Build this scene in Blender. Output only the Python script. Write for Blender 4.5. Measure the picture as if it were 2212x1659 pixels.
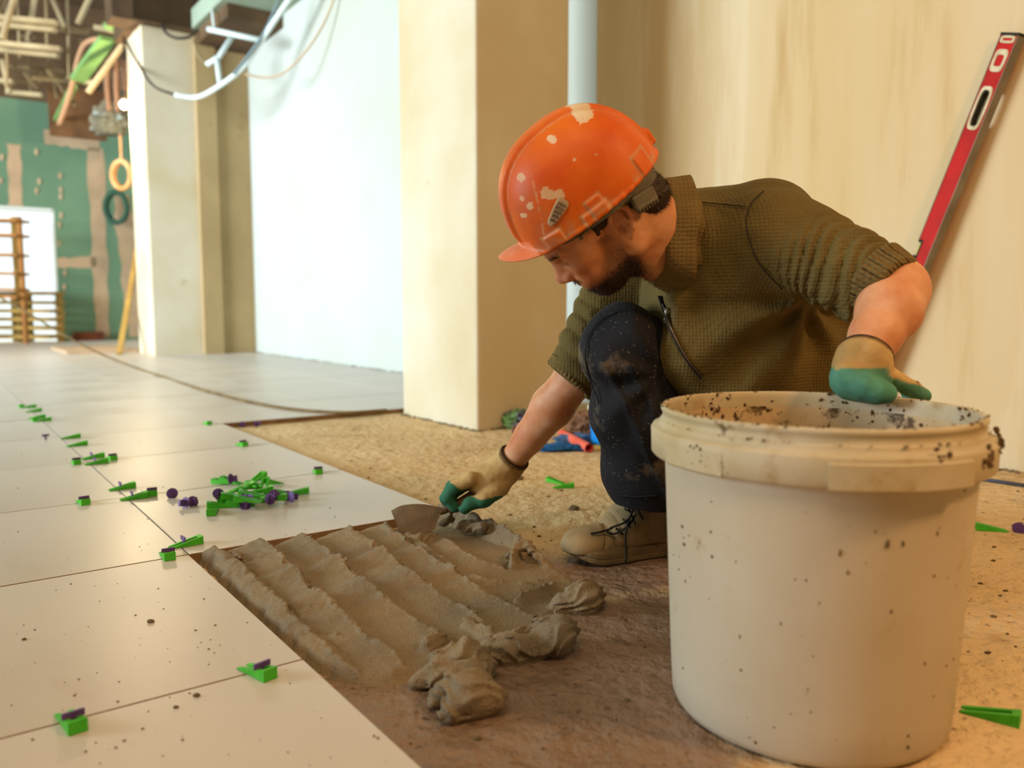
import bpy, math, random
import numpy as np
import openvdb
from mathutils import Vector, Matrix

for o in list(bpy.data.objects): bpy.data.objects.remove(o)
random.seed(7); RS = np.random.RandomState(11)
COL = bpy.context.scene.collection
SC = bpy.context.scene

# ---------------------------------------------------------------- camera, world, lights, exposure
F_PX, PITCH, CAM_H, TH = 1775.0, 0.0970, 0.50, 0.6265      # focal length in px of the 2212 px frame, tilt, height, turn of the tile grid
cam = bpy.data.cameras.new('camera'); cam_o = bpy.data.objects.new('camera', cam); COL.objects.link(cam_o)
cam.sensor_width = 36; cam.lens = F_PX / 2212 * 36; cam.clip_start = 0.02; cam.clip_end = 200
cam_o.location = (0, 0, CAM_H); cam_o.rotation_euler = (math.pi/2 - PITCH, 0, 0)
cam.dof.use_dof = True; cam.dof.focus_distance = 1.5; cam.dof.aperture_fstop = 2.9
SC.camera = cam_o
SC.view_settings.view_transform = 'Standard'; SC.view_settings.look = 'None'
SC.view_settings.exposure = 0.14; SC.view_settings.gamma = 1.0; SC.view_settings.use_curve_mapping = False
w = bpy.data.worlds.new('overcast_sky'); SC.world = w; w.use_nodes = True
bg = w.node_tree.nodes['Background']; bg.inputs[0].default_value = (0.86, 0.97, 1.0, 1); bg.inputs[1].default_value = 2.6

CT, ST = math.cos(TH), math.sin(TH)
def G(u, v, z=0.0):                       # room grid (u along the columns, v towards the plastered wall) -> world
    return Vector((-ST*u + CT*v, CT*u + ST*v, z))
def ray(px, py):
    dx = (px-1106)/F_PX; dy = (py-829.5)/F_PX
    c, s = math.cos(PITCH), math.sin(PITCH)
    return Vector((dx, c - dy*s, -s - dy*c))
def P(px, py, Y):                         # a measured point: sight line of the photograph at forward distance Y
    d = ray(px, py); return Vector((0, 0, CAM_H)) + d*(Y/d.y)
def GP(px, py, z=0.0):                    # the same, on a horizontal plane
    d = ray(px, py); return Vector((0, 0, CAM_H)) + d*((z-CAM_H)/d.z)
def toG(p): return (-ST*p.x + CT*p.y, CT*p.x + ST*p.y)

def area(name, loc, target, size, power, color, shape='RECTANGLE', size_y=None, spread=None):
    l = bpy.data.lights.new(name, 'AREA'); l.shape = shape; l.size = size
    if size_y: l.size_y = size_y
    l.energy = power; l.color = color
    if spread: l.spread = spread
    o = bpy.data.objects.new(name, l); COL.objects.link(o); o.location = loc
    o.rotation_euler = (Vector(target)-Vector(loc)).to_track_quat('-Z', 'Y').to_euler()
    return o
def point(name, loc, power, color, r=0.05):
    l = bpy.data.lights.new(name, 'POINT'); l.energy = power; l.color = color; l.shadow_soft_size = r
    o = bpy.data.objects.new(name, l); COL.objects.link(o); o.location = loc; return o
WARM = (1.0, 0.56, 0.24)
area('window_daylight', G(6.4, -6.6, 2.15), G(8.2, 2.7, 1.2), 5.0, 690, (0.82, 0.94, 1.0), size_y=2.6, spread=math.radians(112))
area('work_lamp_right', (1.60, 0.20, 1.95), (0.45, 1.55, 0.4), 0.30, 25, WARM, size_y=0.26)
area('warm_fill_overhead', (-0.4, -0.6, 2.9), (0.2, 1.6, 0.0), 1.8, 41, (1.0, 0.70, 0.43), size_y=1.2)  # added soft warm fill from behind the camera, not a lamp in view

# ---------------------------------------------------------------- helpers: materials
def lin(h):
    if isinstance(h, str):
        h = h.lstrip('#'); c = [int(h[i:i+2], 16)/255 for i in (0, 2, 4)]
    else: c = h
    return tuple(((x+0.055)/1.055)**2.4 if x > 0.04045 else x/12.92 for x in c) + (1.0,)
def mat(name, c1, c2=None, scale=4.0, detail=5, rough=0.7, metallic=0.0, bump=0.0, bscale=60.0, bdist=0.004,
        spots=None, attr=False, sss=0.0, stretch=None, contrast=(0.35, 0.65), waffle=0, rough2=None, emit=None, trans=0.0, fine=None, coat=0.0):
    m = bpy.data.materials.new(name); m.use_nodes = True; nt = m.node_tree; N = nt.nodes; L = nt.links
    b = N['Principled BSDF']; b.inputs['Roughness'].default_value = rough; b.inputs['Metallic'].default_value = metallic; b.inputs['Specular IOR Level'].default_value = .5 if rough < .4 else .28
    tc = N.new('ShaderNodeTexCoord'); vec = tc.outputs['Object']
    if stretch:
        mp = N.new('ShaderNodeMapping'); mp.inputs['Scale'].default_value = stretch; L.new(vec, mp.inputs[0]); vec = mp.outputs[0]
    def noise(s, d=detail, r=0.55):
        n = N.new('ShaderNodeTexNoise'); n.inputs['Scale'].default_value = s; n.inputs['Detail'].default_value = d
        n.inputs['Roughness'].default_value = r; L.new(vec, n.inputs['Vector']); return n.outputs[0]
    def ramp(src, a, bb, e0=(0, 0, 0, 1), e1=(1, 1, 1, 1)):
        r = N.new('ShaderNodeValToRGB'); r.color_ramp.elements[0].position = a; r.color_ramp.elements[1].position = bb
        r.color_ramp.elements[0].color = e0; r.color_ramp.elements[1].color = e1; L.new(src, r.inputs[0]); return r.outputs[0]
    def mix(fac, a, c, mode='MIX'):
        x = N.new('ShaderNodeMix'); x.data_type = 'RGBA'; x.blend_type = mode
        for inp, val in ((x.inputs[0], fac), (x.inputs[6], a), (x.inputs[7], c)):
            if hasattr(val, 'is_output'): L.new(val, inp)
            else: inp.default_value = val
        return x.outputs[2]
    col = lin(c1)
    if attr:
        a = N.new('ShaderNodeAttribute'); a.attribute_name = 'Col'; col = a.outputs[0]
        if c2: col = mix(ramp(noise(scale), *contrast), col, mix(1.0, col, lin(c2), 'MULTIPLY'))
    elif c2:
        col = mix(ramp(noise(scale), *contrast), lin(c1), lin(c2))
    if fine:                                # (colour, scale, lo, hi)
        col = mix(ramp(noise(fine[1], 3), fine[2], fine[3]), col, lin(fine[0]))
    for sp in (spots or []):                # (colour, scale, lo, hi)
        col = mix(ramp(noise(sp[1], 6, 0.65), sp[2], sp[3]), col, lin(sp[0]))
    if hasattr(col, 'is_output'): L.new(col, b.inputs['Base Color'])
    else: b.inputs['Base Color'].default_value = col
    if rough2 is not None:
        mr = N.new('ShaderNodeMapRange'); L.new(noise(scale*2), mr.inputs[0]); mr.inputs[1].default_value = .35; mr.inputs[2].default_value = .65
        mr.inputs[3].default_value = rough; mr.inputs[4].default_value = rough2; L.new(mr.outputs[0], b.inputs['Roughness'])
    if sss: b.inputs['Subsurface Weight'].default_value = sss; b.inputs['Subsurface Radius'].default_value = (1, .35, .2); b.inputs['Subsurface Scale'].default_value = .012
    if trans: b.inputs['Transmission Weight'].default_value = trans
    if coat: b.inputs['Coat Weight'].default_value = coat; b.inputs['Coat Roughness'].default_value = .25
    if emit: b.inputs['Emission Color'].default_value = lin(emit[0]); b.inputs['Emission Strength'].default_value = emit[1]
    if bump or waffle:
        h = noise(bscale, 5)
        if waffle:
            acc = None
            for d in ('X', 'Z', 'Y'):
                wv = N.new('ShaderNodeTexWave'); wv.bands_direction = d; wv.inputs['Scale'].default_value = waffle; wv.inputs['Distortion'].default_value = .6
                L.new(vec, wv.inputs[0])
                if acc is None: acc = wv.outputs[1]
                else:
                    ma = N.new('ShaderNodeMath'); ma.operation = 'ADD'; L.new(acc, ma.inputs[0]); L.new(wv.outputs[1], ma.inputs[1]); acc = ma.outputs[0]
            ma = N.new('ShaderNodeMath'); ma.operation = 'MULTIPLY_ADD'; L.new(acc, ma.inputs[0]); ma.inputs[1].default_value = .25; L.new(h, ma.inputs[2]); h = ma.outputs[0]
        bp = N.new('ShaderNodeBump'); bp.inputs['Strength'].default_value = bump or .4; bp.inputs['Distance'].default_value = bdist
        L.new(h, bp.inputs['Height']); L.new(bp.outputs[0], b.inputs['Normal'])
    return m

# ---------------------------------------------------------------- helpers: objects
def V3(p): return np.array([p[0], p[1], p[2]], dtype=np.float64)
def tag(o, label=None, cat=None, group=None, kind=None, category=None):
    for k, x in (('label', label), ('category', cat or category), ('group', group), ('kind', kind)):
        if x: o[k] = x
    return o
def empty(name, loc, rz=0.0, **kw):
    o = bpy.data.objects.new(name, None); COL.objects.link(o); o.location = loc; o.rotation_euler = (0, 0, rz)
    o.empty_display_size = .05
    return tag(o, **kw)
def origin(o):
    l = Vector((0, 0, 0))
    while o is not None: l = l + o.location; o = o.parent
    return l
def mesh(name, verts, faces, m, parent=None, smooth=False, cols=None, loc=None, **kw):
    """One mesh object. verts are world coordinates unless loc is given (then local)."""
    me = bpy.data.meshes.new(name)
    vs = np.asarray(verts, dtype=np.float32)
    if isinstance(faces, np.ndarray):
        n, k = faces.shape
        me.vertices.add(len(vs)); me.loops.add(n*k); me.polygons.add(n)
        off = np.array(origin(parent) if (parent and loc is None) else (0, 0, 0), dtype=np.float32)
        me.vertices.foreach_set('co', (vs-off).ravel()); me.loops.foreach_set('vertex_index', faces.astype(np.int32).ravel())
        me.polygons.foreach_set('loop_start', np.arange(0, n*k, k, dtype=np.int32)); me.update(calc_edges=True); me.validate()
    else:
        off = np.array(origin(parent) if (parent and loc is None) else (0, 0, 0), dtype=np.float32)
        me.from_pydata((vs-off).tolist(), [], [tuple(f) for f in faces])
    if smooth: me.polygons.foreach_set('use_smooth', [True]*len(me.polygons))
    if cols is not None:
        a = me.color_attributes.new('Col', 'FLOAT_COLOR', 'POINT'); c = np.ones((len(vs), 4), dtype=np.float32); c[:, :3] = cols[:, :3]
        a.data.foreach_set('color', c.ravel())
    if m: me.materials.append(m)
    o = bpy.data.objects.new(name, me); COL.objects.link(o)
    if parent: o.parent = parent
    if loc is not None: o.location = loc
    return tag(o, **kw)
def copy_tree(o, parent=None):
    c = o.copy(); COL.objects.link(c); c.parent = parent
    for ch in list(o.children): copy_tree(ch, c)
    return c
def bevel(o, w=.003, seg=2):
    b = o.modifiers.new('b', 'BEVEL'); b.width = w; b.segments = seg; b.limit_method = 'ANGLE'; return o

class MB:
    def __init__(s): s.v = []; s.f = []
    def add(s, vs, fs):
        n = len(s.v); s.v += [tuple(x) for x in vs]; s.f += [tuple(i+n for i in f) for f in fs]; return s
    def hexa(s, c):                        # 8 corners: bottom ring of 4, top ring of 4
        return s.add(c, [(3, 2, 1, 0), (4, 5, 6, 7), (0, 1, 5, 4), (1, 2, 6, 5), (2, 3, 7, 6), (3, 0, 4, 7)])
    def gbox(s, u0, u1, v0, v1, z0, z1):   # box in the room grid
        return s.hexa([G(u0, v0, z0), G(u0, v1, z0), G(u1, v1, z0), G(u1, v0, z0), G(u0, v0, z1), G(u0, v1, z1), G(u1, v1, z1), G(u1, v0, z1)])
    def box(s, x0, x1, y0, y1, z0, z1):
        return s.hexa([(x0, y0, z0), (x1, y0, z0), (x1, y1, z0), (x0, y1, z0), (x0, y0, z1), (x1, y0, z1), (x1, y1, z1), (x0, y1, z1)])
    def obox(s, a, b, wd, ht, up=(0, 0, 1)):    # bar from a to b, width wd (sideways), height ht
        a = Vector(a); b = Vector(b); d = (b-a).normalized(); up = Vector(up)
        sd = d.cross(up)
        if sd.length < 1e-4: sd = d.cross(Vector((1, 0, 0)))
        sd = sd.normalized()*wd/2; uu = sd.cross(d).normalized()*ht/2
        return s.hexa([a-sd-uu, a+sd-uu, b+sd-uu, b-sd-uu, a-sd+uu, a+sd+uu, b+sd+uu, b-sd+uu])
    def tube(s, pts, r, n=10, cap=True, closed=False, flat=None):
        pts = [Vector(p) for p in pts]; m = len(pts)
        rs = r if isinstance(r, (list, tuple)) else [r]*m
        t0 = (pts[1]-pts[0]).normalized(); up = Vector((0, 0, 1)) if abs(t0.z) < .9 else Vector((1, 0, 0))
        x = t0.cross(up).normalized(); vs = []; fs = []
        for i, p in enumerate(pts):
            if closed: t = (pts[(i+1) % m]-pts[i-1]).normalized()
            else: t = (pts[min(i+1, m-1)]-pts[max(i-1, 0)]).normalized()
            x = (x - t*x.dot(t)).normalized(); y = t.cross(x)
            for k in range(n):
                a = 2*math.pi*k/n; vs.append(p + x*math.cos(a)*rs[i] + y*math.sin(a)*rs[i]*(flat or 1))
        for i in range(m if closed else m-1):
            for k in range(n):
                j = (i+1) % m; fs.append((i*n+k, i*n+(k+1) % n, j*n+(k+1) % n, j*n+k))
        if cap and not closed: fs += [tuple(range(n))[::-1], tuple((m-1)*n+k for k in range(n))]
        return s.add(vs, fs)
    def lathe(s, prof, c, n=96, axis=None):
        cx, cy, cz = c; vs = []; fs = []; m = len(prof)
        for (r, z) in prof:
            for k in range(n):
                a = 2*math.pi*k/n; vs.append((cx+r*math.cos(a), cy+r*math.sin(a), cz+z))
        for i in range(m-1):
            for k in range(n): fs.append((i*n+k, i*n+(k+1) % n, (i+1)*n+(k+1) % n, (i+1)*n+k))
        return s.add(vs, fs)
    def ball(s, c, r, sub=2, jit=0.0):
        import bmesh
        bm = bmesh.new(); bmesh.ops.create_icosphere(bm, subdivisions=sub, radius=1); c = Vector(c)
        rr = r if isinstance(r, (tuple, list)) else (r, r, r)
        vs = [c+Vector((v.co.x*rr[0], v.co.y*rr[1], v.co.z*rr[2]))*(1+random.uniform(-jit, jit)) for v in bm.verts]
        fs = [[v.index for v in f.verts] for f in bm.faces]; bm.free(); return s.add(vs, fs)
    def build(s, name, m, parent=None, smooth=False, bev=0, **kw):
        o = mesh(name, s.v, s.f, m, parent, smooth, **kw)
        if bev: bevel(o, bev)
        return o
def spline(pts, n=8):
    """Catmull-Rom through points."""
    p = [V3(x) for x in pts]; p = [2*p[0]-p[1]] + p + [2*p[-1]-p[-2]]; out = []
    for i in range(1, len(p)-2):
        for k in range(n):
            t = k/n; out.append(.5*((2*p[i]) + (-p[i-1]+p[i+1])*t + (2*p[i-1]-5*p[i]+4*p[i+1]-p[i+2])*t*t + (-p[i-1]+3*p[i]-3*p[i+1]+p[i+2])*t**3))
    out.append(p[-2]); return [Vector(x) for x in out]

# ---------------------------------------------------------------- helpers: numpy noise and signed-distance modelling
_H = RS.rand(64, 64, 64).astype(np.float32)
def vnoise(x, y, z):
    xi = np.floor(x).astype(np.int32); yi = np.floor(y).astype(np.int32); zi = np.floor(z).astype(np.int32)
    fx = x-xi; fy = y-yi; fz = z-zi; fx = fx*fx*(3-2*fx); fy = fy*fy*(3-2*fy); fz = fz*fz*(3-2*fz)
    a, b, c = xi & 63, yi & 63, zi & 63; a1, b1, c1 = (a+1) & 63, (b+1) & 63, (c+1) & 63
    l = lambda p, q, t: p+(q-p)*t
    return l(l(l(_H[a, b, c], _H[a1, b, c], fx), l(_H[a, b1, c], _H[a1, b1, c], fx), fy),
             l(l(_H[a, b, c1], _H[a1, b, c1], fx), l(_H[a, b1, c1], _H[a1, b1, c1], fx), fy), fz)*2-1
def fbm(x, y, z, o=3):
    s = 0; a = 1.0; t = 0
    for i in range(o): s = s+a*vnoise(x*2**i+7.1*i, y*2**i+3.3*i, z*2**i+1.7*i); t += a; a *= .5
    return s/t
def smooth01(x, a, b): t = np.clip((x-a)/(b-a), 0, 1); return t*t*(3-2*t)

class Sdf:
    def __init__(s): s.ops = []
    def add(s, f, lo, hi, k=.01, op='u'): s.ops.append((f, np.array(lo), np.array(hi), k, op)); return s
    def cap(s, a, b, ra, rb=None, k=.01, op='u', flat=None, M=None):
        a = V3(a); b = V3(b); rb = ra if rb is None else rb; d = b-a; L2 = max(float(d@d), 1e-9); R = max(ra, rb)
        def f(X, Y, Z):
            px, py, pz = X-a[0], Y-a[1], Z-a[2]
            t = np.clip((px*d[0]+py*d[1]+pz*d[2])/L2, 0, 1)
            return np.sqrt((px-d[0]*t)**2+(py-d[1]*t)**2+(pz-d[2]*t)**2)-(ra+(rb-ra)*t)
        return s.add(f, np.minimum(a, b)-R, np.maximum(a, b)+R, k, op)
    def chain(s, pts, rs, k=.01, op='u'):
        for i in range(len(pts)-1): s.cap(pts[i], pts[i+1], rs[i], rs[i+1], k, op)
        return s
    def ell(s, c, r, R=None, k=.01, op='u'):
        """ellipsoid; R rows are its axes in world space"""
        c = V3(c); r = np.array(r, dtype=float); R = np.eye(3) if R is None else np.array(R)
        e = np.sqrt(((R*r[:, None])**2).sum(0))
        def f(X, Y, Z):
            px, py, pz = X-c[0], Y-c[1], Z-c[2]; q = [(R[i, 0]*px+R[i, 1]*py+R[i, 2]*pz)/r[i] for i in range(3)]
            k0 = np.sqrt(q[0]**2+q[1]**2+q[2]**2)+1e-9; k1 = np.sqrt((q[0]/r[0])**2+(q[1]/r[1])**2+(q[2]/r[2])**2)+1e-9
            return k0*(k0-1)/k1
        return s.add(f, c-e, c+e, k, op)
    def rbox(s, c, h, R=None, rad=.003, k=.005, op='u'):
        c = V3(c); h = np.array(h, dtype=float); R = np.eye(3) if R is None else np.array(R)
        e = (np.abs(R)*h[:, None]).sum(0)
        def f(X, Y, Z):
            px, py, pz = X-c[0], Y-c[1], Z-c[2]
            q = [np.abs(R[i, 0]*px+R[i, 1]*py+R[i, 2]*pz)-h[i]+rad for i in range(3)]
            return np.sqrt(np.maximum(q[0], 0)**2+np.maximum(q[1], 0)**2+np.maximum(q[2], 0)**2)+np.minimum(np.maximum(np.maximum(q[0], q[1]), q[2]), 0)-rad
        return s.add(f, c-e, c+e, k, op)
    def cut(s, c, n, k=.004, lo=None, hi=None):
        """remove everything on the side n of the plane through c"""
        c = V3(c); n = V3(n)/np.linalg.norm(V3(n))
        return s.add(lambda X, Y, Z: -((X-c[0])*n[0]+(Y-c[1])*n[1]+(Z-c[2])*n[2]), lo if lo is not None else (-99,)*3, hi if hi is not None else (99,)*3, k, 's')
    def disp(s, f, lo=(-99,)*3, hi=(99,)*3): return s.add(f, lo, hi, 0.0, 'd')
    def mesh(s, h, nb=32):
        un = [o for o in s.ops if o[4] == 'u']
        lo = np.min([o[1]-o[3] for o in un], 0)-4*h; hi = np.max([o[2]+o[3] for o in un], 0)+4*h
        N = np.ceil((hi-lo)/h).astype(int); band = 3*h
        grid = openvdb.FloatGrid(band); any_ = False
        for i in range(0, N[0], nb):
            for j in range(0, N[1], nb):
                for k in range(0, N[2], nb):
                    b0 = lo+np.array([i, j, k])*h; b1 = b0+nb*h
                    act = [o for o in s.ops if np.all(b1 >= o[1]-o[3]-4*h) and np.all(b0 <= o[2]+o[3]+4*h)]
                    if not any(o[4] == 'u' for o in act): continue
                    X, Y, Z = np.meshgrid(*[(b0[q]+np.arange(nb)*h).astype(np.float32) for q in range(3)], indexing='ij')
                    D = np.full(X.shape, 1.0, dtype=np.float32)
                    for (f, _, _, kk, op) in act:
                        if op == 'd': D = D+f(X, Y, Z); continue
                        d = f(X, Y, Z)
                        if op == 'u':
                            hh = np.maximum(kk-np.abs(D-d), 0)/max(kk, 1e-6); D = np.minimum(D, d)-hh*hh*kk*.25
                        elif op == 's':
                            hh = np.maximum(kk-np.abs(D+d), 0)/max(kk, 1e-6); D = np.maximum(D, -d)+hh*hh*kk*.25
                    D = np.clip(D, -band, band)
                    if D.min() >= band: continue
                    grid.copyFromArray(np.ascontiguousarray(D, dtype=np.float32), ijk=(i, j, k)); any_ = True
        pts, quads = grid.convertToQuads(0.0)
        return pts*h+lo, quads[:, ::-1].copy()
# ================================================================ THE ROOM
TS, U0, V0 = 0.6027, 1.683, 0.418          # tile module and the corner where the tiled field steps back
SUB = -0.022                                # raw screed lies below the tile surface
M_screed = mat('screed', '#dcc094', '#c8aa7c', scale=1.6, rough=.9, bump=1.0, bscale=30, bdist=.02,
               spots=[('#a3865a', 7, .56, .74), ('#dcc498', 4.0, .54, .72)], fine=('#8a6f4e', 75, .60, .74))
def stain(m, ells, col, rough):
    """damp patches with a ragged outline, fixed on the floor"""
    nt = m.node_tree; N = nt.nodes; L = nt.links; b = N['Principled BSDF']; tc = N.new('ShaderNodeTexCoord'); base = b.inputs['Base Color'].links[0].from_socket
    nz = N.new('ShaderNodeTexNoise'); nz.inputs['Scale'].default_value = 7; nz.inputs['Detail'].default_value = 6; L.new(tc.outputs['Object'], nz.inputs[0]); acc = None
    for (cx, cy, rx, ry) in ells:
        mp = N.new('ShaderNodeMapping'); mp.vector_type = 'TEXTURE'; mp.inputs['Location'].default_value = (cx, cy, SUB); mp.inputs['Rotation'].default_value = (0, 0, TH); mp.inputs['Scale'].default_value = (rx, ry, 1); L.new(tc.outputs['Object'], mp.inputs[0])
        ln = N.new('ShaderNodeVectorMath'); ln.operation = 'LENGTH'; L.new(mp.outputs[0], ln.inputs[0])
        if acc is None: acc = ln.outputs['Value']
        else:
            q = N.new('ShaderNodeMath'); q.operation = 'MINIMUM'; L.new(acc, q.inputs[0]); L.new(ln.outputs['Value'], q.inputs[1]); acc = q.outputs[0]
    ad = N.new('ShaderNodeMath'); ad.operation = 'MULTIPLY_ADD'; L.new(nz.outputs[0], ad.inputs[0]); ad.inputs[1].default_value = 1.5; L.new(acc, ad.inputs[2])
    r = N.new('ShaderNodeMapRange'); L.new(ad.outputs[0], r.inputs[0]); r.inputs[1].default_value = 1.95; r.inputs[2].default_value = 1.45; r.clamp = True
    x = N.new('ShaderNodeMix'); x.data_type = 'RGBA'; x.blend_type = 'MULTIPLY'; L.new(r.outputs[0], x.inputs[0]); L.new(base, x.inputs[6]); x.inputs[7].default_value = lin(col); L.new(x.outputs[2], b.inputs['Base Color'])
    rr = N.new('ShaderNodeMapRange'); L.new(r.outputs[0], rr.inputs[0]); rr.inputs[3].default_value = .9; rr.inputs[4].default_value = rough; L.new(rr.outputs[0], b.inputs['Roughness'])
_s = [(*GP(x, y, SUB).xy, rx, ry) for x, y, rx, ry in ((1330, 1420, .42, .30), (900, 1560, .16, .30), (1330, 1230, .40, .16), (1150, 1600, .30, .25))]
stain(M_screed, _s, '#aaa3b6', .34)
M_tile = mat('porcelain_tile', '#cbc2b8', '#bfb4a8', scale=1.6, rough=.40, rough2=.33, bump=.05, bscale=180, bdist=.0006,
             spots=[('#b19a7e', 3.4, .60, .95), ('#9c8a70', 34, .72, .84)], stretch=(1, .4, 1))
M_tile_edge = mat('brown_tile_edge', '#8d7050', '#75593c', scale=14, rough=.9, bump=.3)  # browner colour for the side faces of every tile
M_plaster = mat('plaster_wall', '#cfbe9c', '#c6ae80', scale=1.5, rough=.88, bump=.12, bscale=14, bdist=.004,
                spots=[('#a8844a', 3.0, .60, .88), ('#d8ccb0', 2.3, .55, .7)], stretch=(1.6, 1.6, .16))
M_plaster_far = mat('plaster_far', '#b4bab7', '#aeb1a6', scale=.8, rough=.9, bump=.1, bscale=20, spots=[('#a89c7c', 3, .66, .8)])
M_col = mat('column_plaster', '#d0c8b4', '#c4b594', scale=1.4, rough=.9, bump=.12, bscale=12, bdist=.004, spots=[('#ab9468', 5, .67, .80)])
M_green = mat('green_drywall', '#62826a', '#708f72', scale=1.2, rough=.85)
M_joint = mat('joint_compound', '#c2a688', '#ad9478', scale=3, rough=.95)
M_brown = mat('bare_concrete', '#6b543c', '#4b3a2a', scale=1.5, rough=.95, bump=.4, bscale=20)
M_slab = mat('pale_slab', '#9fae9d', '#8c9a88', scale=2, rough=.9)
M_steel = mat('galvanised_stud', '#b19e78', '#8e7c5c', scale=3, rough=.5, metallic=.3)
M_wood = mat('raw_timber', '#a8743c', '#8a5c2c', scale=4, rough=.8, stretch=(1, 1, .3))
M_wood2 = mat('yellow_timber', '#b08e4a', '#94753a', scale=5, rough=.8)

VW = 2.80
fl = MB().gbox(-4, 13.4, -7.2, 3.2, -.16, SUB).build('floor', M_screed, kind='structure', label='raw cement screed floor under the half laid grey tiles')
# tiles: each its own piece, laid on mortar with a 2 mm joint, a little uneven
tb = MB().box(-TS/2+.001, TS/2-.001, -TS/2+.001, TS/2-.001, SUB+.0005, 0.0)
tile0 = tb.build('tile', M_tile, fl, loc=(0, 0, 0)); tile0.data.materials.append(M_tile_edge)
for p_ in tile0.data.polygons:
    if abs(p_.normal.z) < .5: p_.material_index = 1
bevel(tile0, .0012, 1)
def tile_at(i, j, first=[True]):
    c = G(U0+(i+.5)*TS, V0+(j+.5)*TS)
    t = tile0 if first[0] else tile0.copy()
    if not first[0]: COL.objects.link(t); t.parent = fl
    first[0] = False
    t.location = (c.x, c.y, random.uniform(-.0004, .0004)); t.rotation_euler = (0, 0, TH)
    return t
nt_ = 0; FULL = []
for i in range(-6, 18):
    for j in range(-12, 4):
        if i < 0 and j > -1: continue
        if 0 <= i < 3 and j > 0: continue
        c = G(U0+(i+.5)*TS, V0+(j+.5)*TS)
        if V0+(j+1)*TS > VW-.02+.12: continue
        if c.y < .35 or abs(c.x) > c.y*.64+.5: continue
        if 1.85 < V0+(j+.5)*TS < 2.4 and 2.7 < U0+(i+.5)*TS < 3.2: continue
        tile_at(i, j); nt_ += 1
print('tiles', nt_)

# walls
PL_END = 3.11
MB().gbox(-4, PL_END, VW-.04, VW+.3, -.16, 3.6).build('wall_right', M_plaster, kind='structure', label='cream plastered wall behind the kneeling worker, where the red level leans')
MB().gbox(PL_END, 13.4, VW+.06, VW+.3, -.16, 3.6).build('wall_right_far', M_plaster_far, kind='structure', label='white plastered wall brightly lit by daylight between the two columns')
MB().gbox(-4.2, -4, -7.2, 3.1, -.16, 3.6).build('sky_block_behind', M_plaster, kind='structure', label='unseen wall added behind the camera to block sky light')  # added out of view to keep bluish sky light off the near side
# columns (free standing, plastered)
def column(name, u0, u1, v0, v1, z0, z1, lab, m):
    o = MB().gbox(u0, u1, v0, v1, z0, z1).build(name, m, kind='structure', label=lab); bevel(o, .012, 2); return o
column('trim_1', 2.80, 3.44, 1.85, 2.33, SUB-.01, 3.6, 'near square plastered column left of the worker, reaching the ceiling', M_col)
column('trim_2', 8.5, 9.14, 1.86, 2.37, SUB-.01, 3.12, 'far square plastered column with a lamp beside its left face', M_col)
# worn, dirty foot of the near column and of the wall
M_dirt = mat('dusty_rubble', '#8d7d62', '#6f6049', scale=20, rough=1, bump=.6, bscale=80)
def crumbs(name, path, n, r0, r1, spread, parent, m, **kw):
    mb = MB()
    for _ in range(n):
        t = random.random(); a, b = path
        p = a.lerp(b, t)+Vector((random.gauss(0, spread), random.gauss(0, spread), 0)); r = random.uniform(r0, r1)
        mb.ball((p.x, p.y, p.z+r*.3), (r, r*.8, r*.55), 1, .25)
    return mb.build(name, m, parent, **kw)
crumbs('rubble_strip', (G(2.79, 1.85, SUB), G(2.79, 2.33, SUB)), 60, .003, .010, .006, None, M_dirt, kind='stuff', label='grey crumbs of plaster along the foot of the near column', category='rubble')
crumbs('rubble_strip', (G(2.80, 1.84, SUB), G(3.44, 1.84, SUB)), 90, .003, .011, .008, None, M_dirt, kind='stuff', label='grey crumbs along the daylight side of the near column foot', category='rubble')
crumbs('rubble_strip', (G(-.2, 2.738, SUB), G(2.9, 2.738, SUB)), 320, .003, .011, .007, None, M_dirt, kind='stuff', label='line of grey crumbs along the foot of the cream wall', category='rubble')
crumbs('rubble_strip', (G(3.6, 2.84, 0), G(9, 2.84, 0)), 260, .003, .010, .01, None, M_dirt, kind='stuff', label='thin line of crumbs along the foot of the bright white wall', category='rubble')

# back wall: green board with filled joints and an opening to the outside
UB = 12.9
OV0, OV1, OZ = toG(P(-60, 700, 11.9))[1], toG(P(124, 700, 11.4))[1], 1.88
def bw(px, py): # point on the back wall plane seen at a pixel
    d = ray(px, py); k = (UB)/(-ST*d.x+CT*d.y); p = Vector((0, 0, CAM_H))+d*k; return toG(p)[1], p.z
OV1 = bw(124, 600)[0]; OV0 = bw(-140, 600)[0]; OZ = bw(100, 450)[1]
bwall = MB().gbox(UB, UB+.2, OV1, 3.1, -.16, 3.2).gbox(UB, UB+.2, -7.2, OV0, -.16, 3.2).gbox(UB, UB+.2, OV0, OV1, OZ, 3.2).build('wall_back', M_green, kind='structure', label='far wall of green board with pale filled joints')
def strip(px0, py0, px1, py1, wd, name='filled_joint'):
    a = bw(px0, py0); b = bw(px1, py1); n = 10; L = []; R_ = []
    for i in range(n+1):
        t = i/n; v = a[0]+(b[0]-a[0])*t; z = a[1]+(b[1]-a[1])*t; ww = wd/2*(1+random.uniform(-.22, .22)); 
        if abs(a[0]-b[0]) < abs(a[1]-b[1]): L.append((v-ww, z)); R_.append((v+ww, z))
        else: L.append((v, z-ww)); R_.append((v, z+ww))
    vs = [G(UB-.004, *p) for p in L]+[G(UB-.004, *p) for p in R_]+[G(UB+.001, *p) for p in L]+[G(UB+.001, *p) for p in R_]; m = n+1
    fs = [(i, i+1, m+i+1, m+i) for i in range(n)]+[(i, 2*m+i, 2*m+i+1, i+1) for i in range(n)]+[(m+i, m+i+1, 3*m+i+1, 3*m+i) for i in range(n)]
    return mesh(name, vs, fs, M_joint, bwall)
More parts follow.
